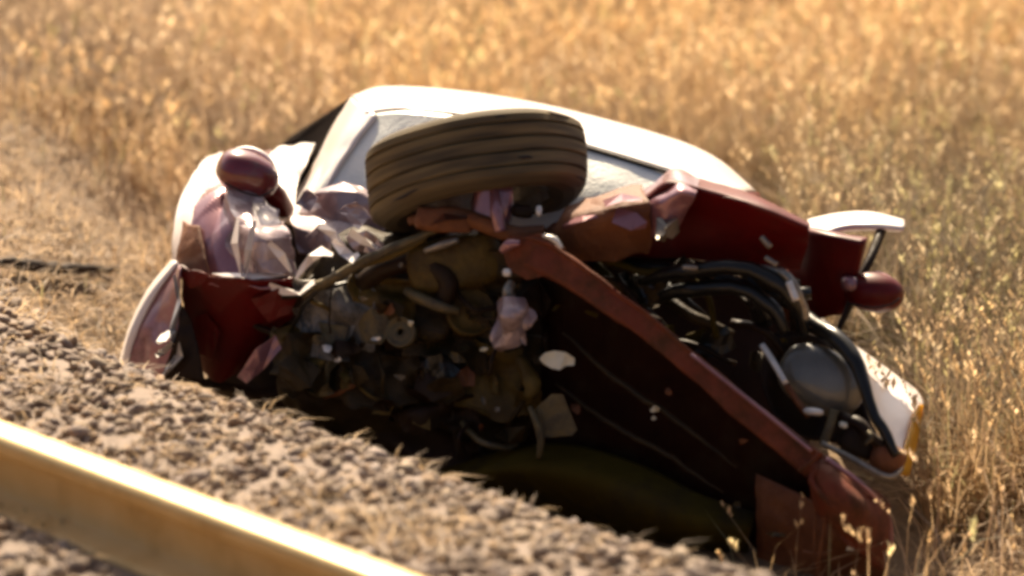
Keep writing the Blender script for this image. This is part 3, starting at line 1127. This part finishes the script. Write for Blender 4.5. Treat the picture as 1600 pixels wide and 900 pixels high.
# --- bent black pipes and radiator surround under the bonnet
for pts, r, mt in (([(1000, 440, .10), (1070, 424, .02), (1150, 418, .0), (1210, 440, .0), (1246, 478, .02), (1256, 520, .06)], [.010, .017, .016, .019, .014, .012], 'gloss_black'),
                   ([(1010, 470, .12), (1080, 452, .04), (1150, 450, .02), (1200, 474, .02), (1228, 520, .04)], [.010, .018, .015, .017, .010], 'gloss_black'),
                   ([(960, 412, .14), (1040, 420, .08), (1110, 430, .05), (1170, 452, .03), (1205, 500, .04)], .013, 'gloss_black'),
                   ([(1180, 418, .02), (1220, 425, .0), (1246, 452, .0), (1260, 500, .03)], .009, 'steel'),
                   ([(930, 402, .12), (990, 420, .08), (1050, 426, .06)], .008, 'olive')):
    tube('coolant_hose', pts, r, M[mt], car, n=36, seg=14, wob=.005)
tube('hose_clip', [(1232, 440, -.02), (1244, 470, -.02)], .008, M['bright'], car)
tube('hose_clip', [(1190, 370, .0), (1204, 386, .0)], .007, M['steel'], car)
tube('hose_clip', [(1196, 402, -.01), (1214, 414, -.01)], .006, M['steel'], car)
lump('hose_clip', 1078, 418, -.02, 26, 9, .02, 4, M['steel'], car, e=.7)

# --- open door, picture right
door = grid('door', [
    [(1232, 360, .40), (1262, 358, .30), (1300, 366, .26), (1352, 376, .25)],
    [(1240, 420, .44), (1270, 415, .33), (1305, 415, .28), (1340, 425, .28)],
    [(1246, 460, .46), (1275, 462, .36), (1305, 462, .31), (1328, 468, .30)],
    [(1250, 505, .50), (1280, 498, .39), (1305, 488, .34), (1322, 482, .33)]],
    M['red'], car, 22, 22, 0.03, dent=0.004, dentf=7, seed=9)
door['label'] = 'dark red front door hanging open on the right'
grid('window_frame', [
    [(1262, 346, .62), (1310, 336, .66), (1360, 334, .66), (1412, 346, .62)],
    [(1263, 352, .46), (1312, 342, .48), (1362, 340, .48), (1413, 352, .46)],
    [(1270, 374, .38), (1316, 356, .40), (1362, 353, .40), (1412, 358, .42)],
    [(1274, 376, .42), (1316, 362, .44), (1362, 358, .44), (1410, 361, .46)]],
    M['pale_glare'], door, 26, 16, 0.010)
tube('window_post', [(1378, 358, .42), (1362, 400, .34), (1342, 440, .30), (1326, 480, .28), (1308, 520, .26)], [.011, .010, .010, .008, .006], M['black'], door, n=20)
tube('window_seal', [(1352, 372, .38), (1340, 410, .33), (1328, 440, .30)], .005, M['rust'], door, n=14)
m2 = lump('mirror', 1366, 457, .30, 94, 62, 0.11, 8, M['red'], car, e=0.95, dent=0.002, seed=5, nu=32, nv=20)
m2['label'] = 'dull red door mirror sticking out on the right'
tube('mirror_rim_glint', [(1334, 446, .30), (1345, 432, .32), (1372, 428, .33), (1396, 440, .32), (1408, 458, .31)], .006, M['scraped_sheen'], m2, n=20)  # lit top rim of the housing, painted as a paler line
tube('mirror_seam', [(1330, 474, .25), (1360, 480, .235), (1390, 476, .25), (1406, 466, .27)], .002, M['seam'], m2, n=20)
lump('mirror_arm', 1328, 444, .27, 26, 24, .06, 0, M['scraped_sheen'], m2, e=.7, dent=.004)

# --- front wing and headlamp, picture right
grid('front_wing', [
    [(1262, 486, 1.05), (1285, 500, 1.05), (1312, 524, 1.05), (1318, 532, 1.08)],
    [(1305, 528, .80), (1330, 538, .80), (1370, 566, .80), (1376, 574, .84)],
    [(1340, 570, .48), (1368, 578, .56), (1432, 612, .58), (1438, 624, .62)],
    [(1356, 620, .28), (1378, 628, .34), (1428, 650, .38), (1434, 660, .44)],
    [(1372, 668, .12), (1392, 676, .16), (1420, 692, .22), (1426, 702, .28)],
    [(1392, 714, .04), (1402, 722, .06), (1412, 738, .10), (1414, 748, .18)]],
    M['pale_glare'], car, 24, 40, 0.004, dent=0.003, dentf=6, seed=1)
tube('arch_lip', [(1225, 470, .18), (1270, 505, .10), (1318, 540, .05), (1345, 580, .02), (1358, 630, .0), (1380, 672, -.01), (1402, 712, -.01)],
     [.012, .018, .020, .016, .012, .012, .010], M['gloss_black'], car, n=40, wob=.005)
lens = grid('amber_strip', [  # translucent amber strip along the wing's outer edge
    [(1430, 640, .36), (1436, 634, .40), (1440, 632, .46)],
    [(1416, 690, .18), (1424, 688, .22), (1432, 688, .30)],
    [(1402, 738, .06), (1410, 742, .08), (1418, 744, .14)]], M['amber'], car, 8, 14, .008)
lens['label'] = 'amber strip along the edge of the right wing'
hl = lump('headlamp', 1284, 594, .08, 142, 100, .09, 26, M['lamp'], car, e=.8, nu=36, nv=24)
hl['label'] = 'dark glossy headlamp beside the right wing'
grid('lamp_surround', [
    [(1200, 520, .12), (1260, 520, .14), (1330, 560, .14)],
    [(1190, 600, .12), (1270, 620, .16), (1350, 640, .12)],
    [(1230, 680, .10), (1300, 690, .14), (1390, 720, .10)]], M['black'], car, 16, 16, .004, dent=.012, dentf=8)
tube('trim_strip', [(1190, 538, .0), (1206, 562, -.01), (1228, 600, -.01)], .0065, M['bright'], car, flat=.5)
tube('trim_strip', [(1228, 600, .0), (1248, 630, .0), (1264, 650, .0)], .007, M['rust'], car)
lump('lamp_bulb', 1271, 643, -.02, 32, 12, .02, 6, M['bright'], car, e=.8)
tube('lamp_bracket', [(1304, 640, .0), (1296, 668, -.01), (1286, 694, -.01)], .010, M['cast'], car, flat=.5)
tube('lamp_bracket', [(1284, 692, -.03), (1330, 716, -.04), (1382, 744, -.03), (1404, 738, .0), (1412, 716, .04)], [.006, .007, .007, .006, .004], M['steel'], car, n=30)
lump('wiring_plug', 1388, 716, .02, 52, 44, .06, 20, M['rust'], car, e=.7, dent=.005)
lump('wiring_plug', 1340, 690, .04, 60, 44, .06, 25, M['black'], car, e=.5, dent=.006)
lump('wiring_plug', 1318, 664, .0, 14, 10, .02, 15, M['pale'], car, e=.7)
tube('wiring_loom', [(1310, 650, .02), (1345, 665, .0), (1370, 690, .0), (1396, 706, .01)], [.012, .014, .012, .01], M['black'], car, n=20, wob=.008)
tube('wiring_loom', [(1345, 668, .0), (1362, 682, -.02), (1352, 694, -.02)], [.006, .006, .004], M['cast'], car)

# --- bumper beam
beam = sweep('bumper_beam', [(800, 392, -.02), (850, 404, -.06), (930, 455, -.09), (1020, 520, -.12), (1120, 604, -.14), (1210, 678, -.15), (1272, 728, -.15)],
             [(-.040, .03), (-.040, -.016), (-.030, -.020), (.026, -.020), (.030, -.030), (.038, -.031), (.040, -.020), (.040, .03)],
             M['oxide'], car, n=60, scale=[.75, .88, .70, .60, .60, .66, .74], dent=0.004, seed=2)
beam['label'] = 'oxide red bumper beam hanging diagonally across the engine bay'
tube('beam_edge_glint', [(1080, 553, -.165), (1150, 609, -.18), (1215, 661, -.185), (1268, 705, -.18)], .0038, M['scraped_sheen'], beam, n=20)  # highlight on the beam's upper edge, painted as a pale line
tube('weld_seam', [(1282, 706, -.18), (1268, 722, -.185), (1248, 736, -.18)], .004, M['oxide'], beam, n=14)
grid('beam_end', [
    [(1262, 700, -.10), (1320, 732, -.10), (1368, 770, -.06), (1394, 822, .02)],
    [(1258, 716, -.17), (1310, 752, -.18), (1352, 790, -.16), (1388, 836, -.04)],
    [(1262, 752, -.17), (1300, 786, -.19), (1340, 820, -.17), (1386, 862, -.06)],
    [(1282, 800, -.14), (1306, 832, -.16), (1340, 862, -.14), (1382, 896, -.05)]],
    M['oxide'], beam, 34, 34, .005, dent=.016, dentf=11, seed=3.3, rag=.010, smooth=False)
tube('end_edge', [(1290, 716, -.15), (1340, 752, -.13), (1374, 786, -.08), (1390, 815, -.02), (1393, 860, .0)], .0055, M['scraped_sheen'], beam, n=24)
tube('end_crease', [(1276, 732, -.18), (1268, 752, -.19), (1290, 780, -.20), (1318, 806, -.19)], [.004, .007, .006, .003], M['oxide'], beam, n=20)
# crash box on the torn end of the beam
plate('crash_box', [(786, 396, -.04), (806, 374, -.06), (846, 366, -.07), (884, 388, -.08), (872, 426, -.08), (824, 438, -.07), (796, 424, -.05)], .06, M['oxide'], beam, dent=.006, seed=5)
tube('crash_box_lip', [(784, 392, -.06), (796, 382, -.07), (812, 380, -.07)], [.008, .012, .006], M['scraped_sheen'], beam)
tube('crash_box_lip', [(848, 368, -.09), (866, 374, -.09), (878, 388, -.09)], [.003, .007, .004], M['bright'], beam)
lump('bolt_head', 792, 426, -.09, 14, 13, .02, 0, M['bright'], beam, e=.8)

# --- what lies below: lower bumper skin and undertray
grid('undertray', [
    [(690, 735, .16), (800, 700, .10), (900, 695, .06), (1010, 730, .04), (1100, 775, .02), (1180, 800, .06)],
    [(690, 748, .10), (800, 728, .0), (900, 735, -.04), (1010, 775, -.06), (1100, 812, -.06), (1175, 824, .0)],
    [(700, 758, .10), (810, 752, .02), (910, 775, -.02), (1010, 815, -.04), (1100, 842, -.04), (1170, 846, .02)],
    [(720, 775, .18), (820, 790, .12), (910, 815, .10), (1010, 850, .08), (1100, 870, .08), (1170, 875, .12)]],
    M['olive'], car, 36, 24, .005, dent=.003, dentf=6)
grid('bumper_skin', [
    [(840, 425, .16), (960, 486, .08), (1080, 578, .04), (1200, 672, .02), (1290, 748, .0)],
    [(850, 560, .18), (950, 630, .12), (1060, 700, .10), (1180, 780, .08), (1290, 850, .04)],
    [(820, 690, .16), (930, 710, .14), (1050, 770, .12), (1180, 830, .10), (1300, 895, .06)],
    [(700, 770, .22), (900, 820, .18), (1040, 870, .14), (1180, 910, .12), (1300, 930, .10)]],
    M['skin'], car, 44, 40, .004, dent=.016, dentf=7, seed=4.2, smooth=False)
for k, pts in enumerate(([(880, 520, .06), (960, 590, .03), (1060, 660, .02), (1150, 730, .02)], [(870, 600, .08), (950, 660, .05), (1040, 710, .04), (1130, 770, .03)])):
    tube('skin_rib', pts, [.003, .006, .006, .002], M['grime_d'], car, n=24, wob=.004, flat=.5)
grid('bumper_skin', [
    [(1180, 740, .0), (1260, 780, -.06), (1330, 830, -.08), (1388, 880, .02)],
    [(1180, 800, .0), (1260, 830, -.05), (1330, 870, -.06), (1388, 905, .04)],
    [(1180, 880, .05), (1260, 900, .0), (1330, 925, .0), (1385, 940, .08)]],
    M['rust'], car, 20, 20, .004, dent=.010, dentf=8, seed=2)
for pts in ([(1268, 760, -.16), (1274, 800, -.15), (1272, 860, -.14), (1276, 905, -.12)],
            [(1292, 780, -.18), (1286, 830, -.16), (1280, 870, -.15), (1276, 905, -.13)],
            [(1255, 862, -.12), (1280, 866, -.14), (1300, 862, -.12)]):
    tube('loose_wire', pts, .0035, M['rust'], car, n=18)
plate('number_tab', [(1322, 838, -.14), (1334, 836, -.14), (1335, 860, -.14), (1322, 860, -.14), (1327, 851, -.14)], .006, M['pale'], car, dent=.001)
grid('lower_shell', [
    [(300, 590, .30), (480, 580, .24), (620, 640, .20), (760, 700, .18)],
    [(330, 610, .28), (480, 650, .22), (640, 720, .18), (780, 770, .16)],
    [(380, 640, .36), (500, 700, .32), (660, 780, .30), (800, 840, .28)]],
    M['black'], car, 24, 14, .004, dent=.016, dentf=7, seed=3)

# --- engine: a heap of broken castings, pipes and brackets
eng = lump('engine', 660, 545, .34, 420, 330, .30, 18, M['grime_d'], car, e=.55, dent=.030, dentf=6, seed=1, nu=56, nv=36)
eng['label'] = 'smashed oily engine in the open front'
plate('gearbox_case', [(470, 470, .10), (500, 440, .08), (560, 432, .10), (566, 480, .08), (548, 530, .07), (520, 560, .08), (486, 560, .08), (458, 520, .10)], .08, M['alloy'], eng, dent=.012, seed=1)
plate('alternator', [(556, 500, .08), (580, 484, .06), (606, 490, .06), (614, 515, .06), (596, 540, .06), (566, 536, .07)], .06, M['cast'], eng, dent=.008, seed=4)
lump('valve_cover', 712, 412, .10, 150, 86, .10, -10, M['grime'], eng, e=.5, dent=.006, seed=3)
tube('tie_bar', [(474, 462, .06), (540, 424, .03), (610, 388, .02), (690, 356, .04)], [.012, .011, .010, .009], M['cast'], eng, n=24, wob=.004)
tube('tie_bar', [(560, 416, .05), (620, 396, .04), (664, 372, .04)], .008, M['grime'], eng, n=16)
tube('tie_bar', [(664, 392, .03), (692, 382, .02), (716, 374, .03)], [.006, .009, .007], M['steel'], eng)
tube('air_pipe', [(560, 450, .12), (600, 420, .08), (660, 410, .06), (700, 440, .05), (690, 480, .06)], .022, M['black'], eng, n=30, seg=12)
tube('air_pipe', [(636, 455, .06), (655, 465, .03), (690, 480, .03), (716, 486, .05)], [.010, .013, .012, .008], M['cast'], eng, n=20)
pul = lathe('pulley', Q(735, 490, .10), (-FWD + UP * .25 + RIGHT * .15), [(.012, .02), (.02, .012), (.042, .012), (.048, .02), (.052, .02), (.052, -.02), (.012, -.02)], M['grime'], eng, 36)
pul = lathe('pulley', Q(628, 520, .06), (-FWD + UP * .2 - RIGHT * .3), [(.008, .015), (.018, .008), (.026, .01), (.030, .015), (.033, .015), (.033, -.015), (.008, -.015)], M['cast'], eng, 30)
can = grid('crumpled_canister', [
    [(776, 478, .0), (790, 468, -.05), (808, 464, -.06), (826, 472, -.03)],
    [(770, 498, .0), (788, 490, -.07), (812, 488, -.08), (834, 494, -.02)],
    [(774, 520, .0), (790, 514, -.06), (812, 514, -.07), (832, 520, -.02)],
    [(784, 536, .02), (796, 534, -.03), (810, 534, -.04), (826, 540, .0)]],
    M['crushed'], eng, 24, 24, .004, dent=.030, dentf=26, seed=3.7, rag=.014, smooth=False)
plate('pale_cap', [(843, 561, -.03), (852, 553, -.04), (866, 550, -.045), (884, 553, -.04), (898, 562, -.03), (897, 572, -.03), (884, 573, -.03), (874, 579, -.04), (860, 576, -.04), (850, 570, -.04)], .02, M['pale'], car, dent=.006)
plate('grey_bracket', [(836, 640, -.01), (862, 616, -.02), (880, 618, -.02), (902, 672, -.01), (894, 682, -.01), (846, 684, -.01)], .015, M['cast'], eng, dent=.004, seed=3)
tube('grey_strut', [(828, 636, -.02), (840, 664, -.03), (845, 690, -.02), (842, 716, -.01)], [.006, .009, .008, .006], M['cast'], eng)
tube('grey_strut', [(812, 560, .05), (832, 600, .02), (826, 622, .02)], [.012, .020, .012], M['grime'], eng)
tube('hose_end', [(800, 440, -.02), (794, 456, -.03), (800, 470, -.02)], [.010, .013, .012], M['steel'], eng)
# torn bright bits of metal along the rim of the engine bay
for pts, r in (([(462, 436, .04), (472, 420, .02), (486, 404, .0), (504, 392, .0), (520, 398, .0)], [.004, .008, .010, .012, .006]),
               ([(520, 376, .02), (536, 392, .0), (552, 404, .0), (560, 396, .0)], [.006, .012, .014, .005]),
               ([(546, 362, .05), (566, 376, .03), (590, 388, .03)], [.010, .012, .006]),
               ([(420, 446, .06), (444, 456, .04), (468, 458, .04), (490, 440, .04)], [.008, .010, .006, .008]),
               ([(500, 352, .10), (520, 366, .06), (536, 388, .04)], [.014, .010, .010])):
    ribbon('torn_strip', pts, [q * .7 for q in r], M['pale_glare'], eng, int(pts[0][0]))
BITS = [(512, 545, 24, 22, 'bright'), (528, 562, 20, 12, 'bright'), (588, 530, 34, 9, 'bright'), (641, 505, 14, 14, 'pale'), (566, 466, 22, 12, 'steel'),
        (626, 414, 14, 12, 'steel'), (755, 546, 18, 10, 'pale'), (714, 560, 30, 16, 'cast'), (626, 590, 28, 12, 'steel'), (756, 628, 10, 24, 'steel'), (776, 640, 14, 12, 'steel'),
        (1022, 640, 22, 14, 'pale'), (1022, 654, 14, 9, 'pale'), (1152, 788, 16, 14, 'cast'), (1160, 690, 18, 12, 'rust'), (1215, 836, 34, 8, 'cast'), (752, 668, 12, 12, 'rust'), (770, 600, 20, 34, 'grime'),
        (496, 530, 20, 20, 'cast'), (540, 600, 30, 26, 'grime'), (600, 640, 40, 20, 'grime'), (690, 610, 40, 30, 'grime'), (660, 660, 44, 24, 'grime'), (730, 590, 34, 40, 'rust'),
        (1056, 532, 20, 10, 'olive'), (925, 490, 30, 9, 'olive'), (868, 482, 16, 7, 'olive'), (1224, 532, 14, 8, 'olive'), (900, 640, 22, 18, 'rust'), (1045, 612, 12, 16, 'rust')]
BN = {'bright': 'metal_shard', 'pale': 'plastic_shard', 'steel': 'bolt_head', 'cast': 'casting_chip', 'rust': 'rusty_clip', 'grime': 'engine_mount', 'olive': 'plastic_clip'}
for k, (x, y, w_, h_, mt) in enumerate(BITS):
    dd = .04 if x < 780 else (.02 if x < 1000 else -.02)
    if mt in ('rust', 'grime'):
        dd += .03
    w_, h_ = w_ * (.8 if mt in ('bright', 'pale', 'steel') else 1), h_ * (.8 if mt in ('bright', 'pale', 'steel') else 1)
    m_ = rnd.randint(5, 7)
    ta = math.radians(rnd.uniform(-30, 30))
    pl = []
    for i in range(m_):
        an = 6.283 * (i + rnd.uniform(-.25, .25)) / m_
        u_, v_ = w_ / 2 * rnd.uniform(.6, 1.15) * math.cos(an), h_ / 2 * rnd.uniform(.6, 1.15) * math.sin(an)
        pl.append((x + u_ * math.cos(ta) - v_ * math.sin(ta), y + u_ * math.sin(ta) + v_ * math.cos(ta), dd + rnd.uniform(-.012, .012)))
    plate(BN[mt], pl, .012, M[mt], eng, dent=.002, seed=k)
# pipes, brackets and blocks filling the bay
er = random.Random(33)
for k in range(95):
    x = er.uniform(440, 860)
    lo = 450 + max(0, (x - 560)) * 0.05
    hi = 600 + (x - 440) * 0.34
    y = er.uniform(lo, hi)
    if x > 800 and y < 470:
        continue
    mt = er.choices(['grime', 'grime_d', 'black', 'cast', 'rust', 'gloss_black'], (2.2, 6, 4, .5, .5, 1.2))[0]
    dd = er.uniform(.03, .16)
    t = er.random()
    if t < .4:
        a = er.uniform(0, 3.14)
        L = er.uniform(25, 75)
        b = a + er.uniform(-.9, .9)
        tube(er.choice(['pipe', 'hose', 'cable']), [(x - L * math.cos(a), y - L * math.sin(a), dd + .02), (x, y, dd - .02), (x + L * math.cos(b), y + L * math.sin(b), dd + er.uniform(-.02, .05))],
             er.uniform(.002, .0075), M[mt], eng, n=12, wob=.006, seg=8)
    else:
        m_ = er.randint(4, 7)
        R_ = er.uniform(10, 36)
        a0 = er.uniform(0, 6)
        el = er.uniform(.45, 1)
        plate(er.choice(['bracket', 'mount', 'bent_plate']), [(x + R_ * er.uniform(.6, 1.2) * math.cos(a0 + 6.283 * i / m_), y + el * R_ * er.uniform(.6, 1.2) * math.sin(a0 + 6.283 * i / m_), dd + er.uniform(-.03, .03)) for i in range(m_)],
              er.uniform(.006, .05), M[mt], eng, dent=.008, seed=k)
for k, (x, y, w_, h_, mt) in enumerate([(520, 500, 110, 120, 'alloy'), (610, 470, 120, 80, 'grime'), (700, 530, 130, 100, 'grime_d'), (590, 590, 130, 80, 'grime_d'), (770, 590, 90, 110, 'grime'),
                                        (690, 640, 140, 60, 'black'), (760, 430, 110, 70, 'grime_d'), (480, 560, 90, 80, 'cast')]):
    q_ = [[(x + w_ * (u - .5) + er.uniform(-14, 14), y + h_ * (v - .5) + 18 * (u - .5) + er.uniform(-12, 12), .09 + er.uniform(-.03, .03)) for u in (0, .33, .66, 1)] for v in (0, .33, .66, 1)]
    grid('torn_sheet', q_, M[mt], eng, 22, 20, .003, dent=.020, dentf=14, seed=k * 1.7 + .3, rag=.014, smooth=False)

# dark broken pieces between the beam and the hoses
for k in range(46):
    x = er.uniform(900, 1260)
    y = er.uniform(430 + max(0, x - 1180) * .6, 480 + (x - 900) * .42)
    if y > 640 or (x > 1210 and 535 < y < 660):
        continue
    dd = er.uniform(.08, .2)
    mt = er.choices(['grime_d', 'black', 'gloss_black', 'rust', 'olive'], (4, 4, 3, .5, .8))[0]
    t = er.random()
    if t < .5:
        a = er.uniform(.2, 1.2)
        L = er.uniform(25, 70)
        b = a + er.uniform(-.8, .8)
        tube(er.choice(['pipe', 'hose', 'cable']), [(x - L * math.cos(a), y - L * math.sin(a), dd + .03), (x, y, dd), (x + L * math.cos(b), y + L * math.sin(b), dd + .03)],
             er.uniform(.004, .014), M[mt], eng, n=12, wob=.004)
    else:
        m_ = er.randint(5, 7)
        R_ = er.uniform(14, 36)
        a0 = er.uniform(0, 6)
        plate('bent_plate', [(x + R_ * er.uniform(.5, 1.2) * math.cos(a0 + 6.283 * i / m_), y + R_ * er.uniform(.5, 1.2) * math.sin(a0 + 6.283 * i / m_), dd + er.uniform(-.03, .03)) for i in range(m_)],
              .01, M[mt], eng, dent=.006, seed=k)

# --- wheel torn off and thrown up on the bonnet
axis = (UP * 1.0 - RIGHT * 0.17 + FWD * 0.22).normalized()
wc = Q(743, 270, .20)
wheel = empty('loose_wheel', wc - axis * .1, 'dusty black tyre with torn rim wedged against the windscreen', 'wheel')
R0, HW = 0.232, 0.098
tp = [(.150, -.070), (.160, -.088), (.185, -.100), (.208, -.098), (.222, -.088)]
gro = [-.056, -.019, .019, .056]
hs = -.078
tp.append((R0 - .002, hs))
for g in gro:
    tp += [(R0 + .001, g - .0045), (R0 - .006, g - .003), (R0 - .006, g + .003), (R0 + .001, g + .0045)]
tp += [(R0 - .002, .078), (.222, .088), (.208, .098), (.185, .100), (.160, .088), (.150, .070), (.158, .05), (.170, .0), (.158, -.05)]
tp = [(r_, h_ * .84) for r_, h_ in tp]
tq = []
for (r1, h1), (r2, h2) in zip(tp, tp[1:] + tp[:1]):
    n_ = 4 if abs(h2 - h1) > .015 and min(r1, r2) > .2 else 1
    tq += [(r1 + (r2 - r1) * t / n_, h1 + (h2 - h1) * t / n_) for t in range(n_)]
ty = lathe('tyre', wc, axis, tq, M['rubber'], wheel, 120, jitter=.010, smooth=False)
at = ty.data.attributes.new('tint', 'FLOAT_COLOR', 'POINT')
cc = []
nq = len(tq)
for vi in range(len(ty.data.vertices)):
    an = 6.283 * (vi // nq) / 120
    r_, h_ = tq[vi % nq]
    s_ = mnoise.noise(Vector((h_ * 95, math.cos(an) * 1.6, math.sin(an) * 1.6))) + .6 * mnoise.noise(Vector((h_ * 240, math.cos(an) * 3, math.sin(an) * 3 + 7)))
    s_ = max(0, min(1, .45 + .6 * s_))
    if r_ < .226:
        s_ *= .45
    cc += [.045 + .15 * s_, .032 + .105 * s_, .018 + .042 * s_, 1]
at.data.foreach_set('color', cc)
for k in range(22):
    an = er.uniform(0, 6.283)
    h0 = er.choice([-.062, -.031, 0, .031, .062]) + er.uniform(-.008, .008)
    a_ = axis.cross(FWD).normalized()
    b_ = axis.cross(a_).normalized()
    L_ = er.uniform(.15, .5)
    pts = [wc + (a_ * math.cos(an + L_ * t) + b_ * math.sin(an + L_ * t)) * (R0 + .0015) + axis * (h0 + er.uniform(-.003, .003)) for t in (0, .33, .66, 1)]
    tube('tread_scuff', pts, [.001, .0035, .003, .001], M['seam'], ty, world=True, n=9, seg=6, flat=.4)
lathe('rim', wc, axis, [(.152, -.072), (.156, -.066), (.142, -.05), (.136, .0), (.142, .05), (.156, .066), (.152, .072), (.134, .05), (.128, .0), (.134, -.05)], M['steel'], wheel, 64)
lathe('wheel_disc', wc + axis * .02, axis, [(.030, .0), (.05, .004), (.09, -.015), (.133, -.008), (.133, -.014), (.09, -.022), (.05, -.004), (.030, -.006)], M['scraped_sheen'], wheel, 48)
lump('hub', 770, 318, .08, 60, 70, .08, 4, M['scraped_sheen'], wheel, e=.5, dent=.008, seed=2)
tube('suspension_arm', [(640, 345, .06), (700, 335, .04), (745, 345, .04), (800, 365, .03), (850, 360, .06)], [.010, .02, .02, .018, .012], M['rust'], wheel, n=24)
lump('brake_caliper', 694, 342, .04, 84, 36, .06, 6, M['rust'], wheel, e=.35, dent=.010, seed=9)
ribbon('pad_spring', [(664, 350, .0), (694, 336, .0), (730, 340, .0)], [.006, .009, .004], M['oxide'], wheel, 3)
tube('brake_hose', [(772, 296, .03), (776, 330, .0), (782, 362, .0)], [.010, .014, .012], M['scraped_sheen'], wheel, n=14)
lump('wheel_bolt', 842, 330, .02, 10, 18, .02, 0, M['bright'], wheel, e=.7)
lump('wheel_bolt', 816, 330, .06, 34, 22, .03, 8, M['black'], wheel, e=.6)
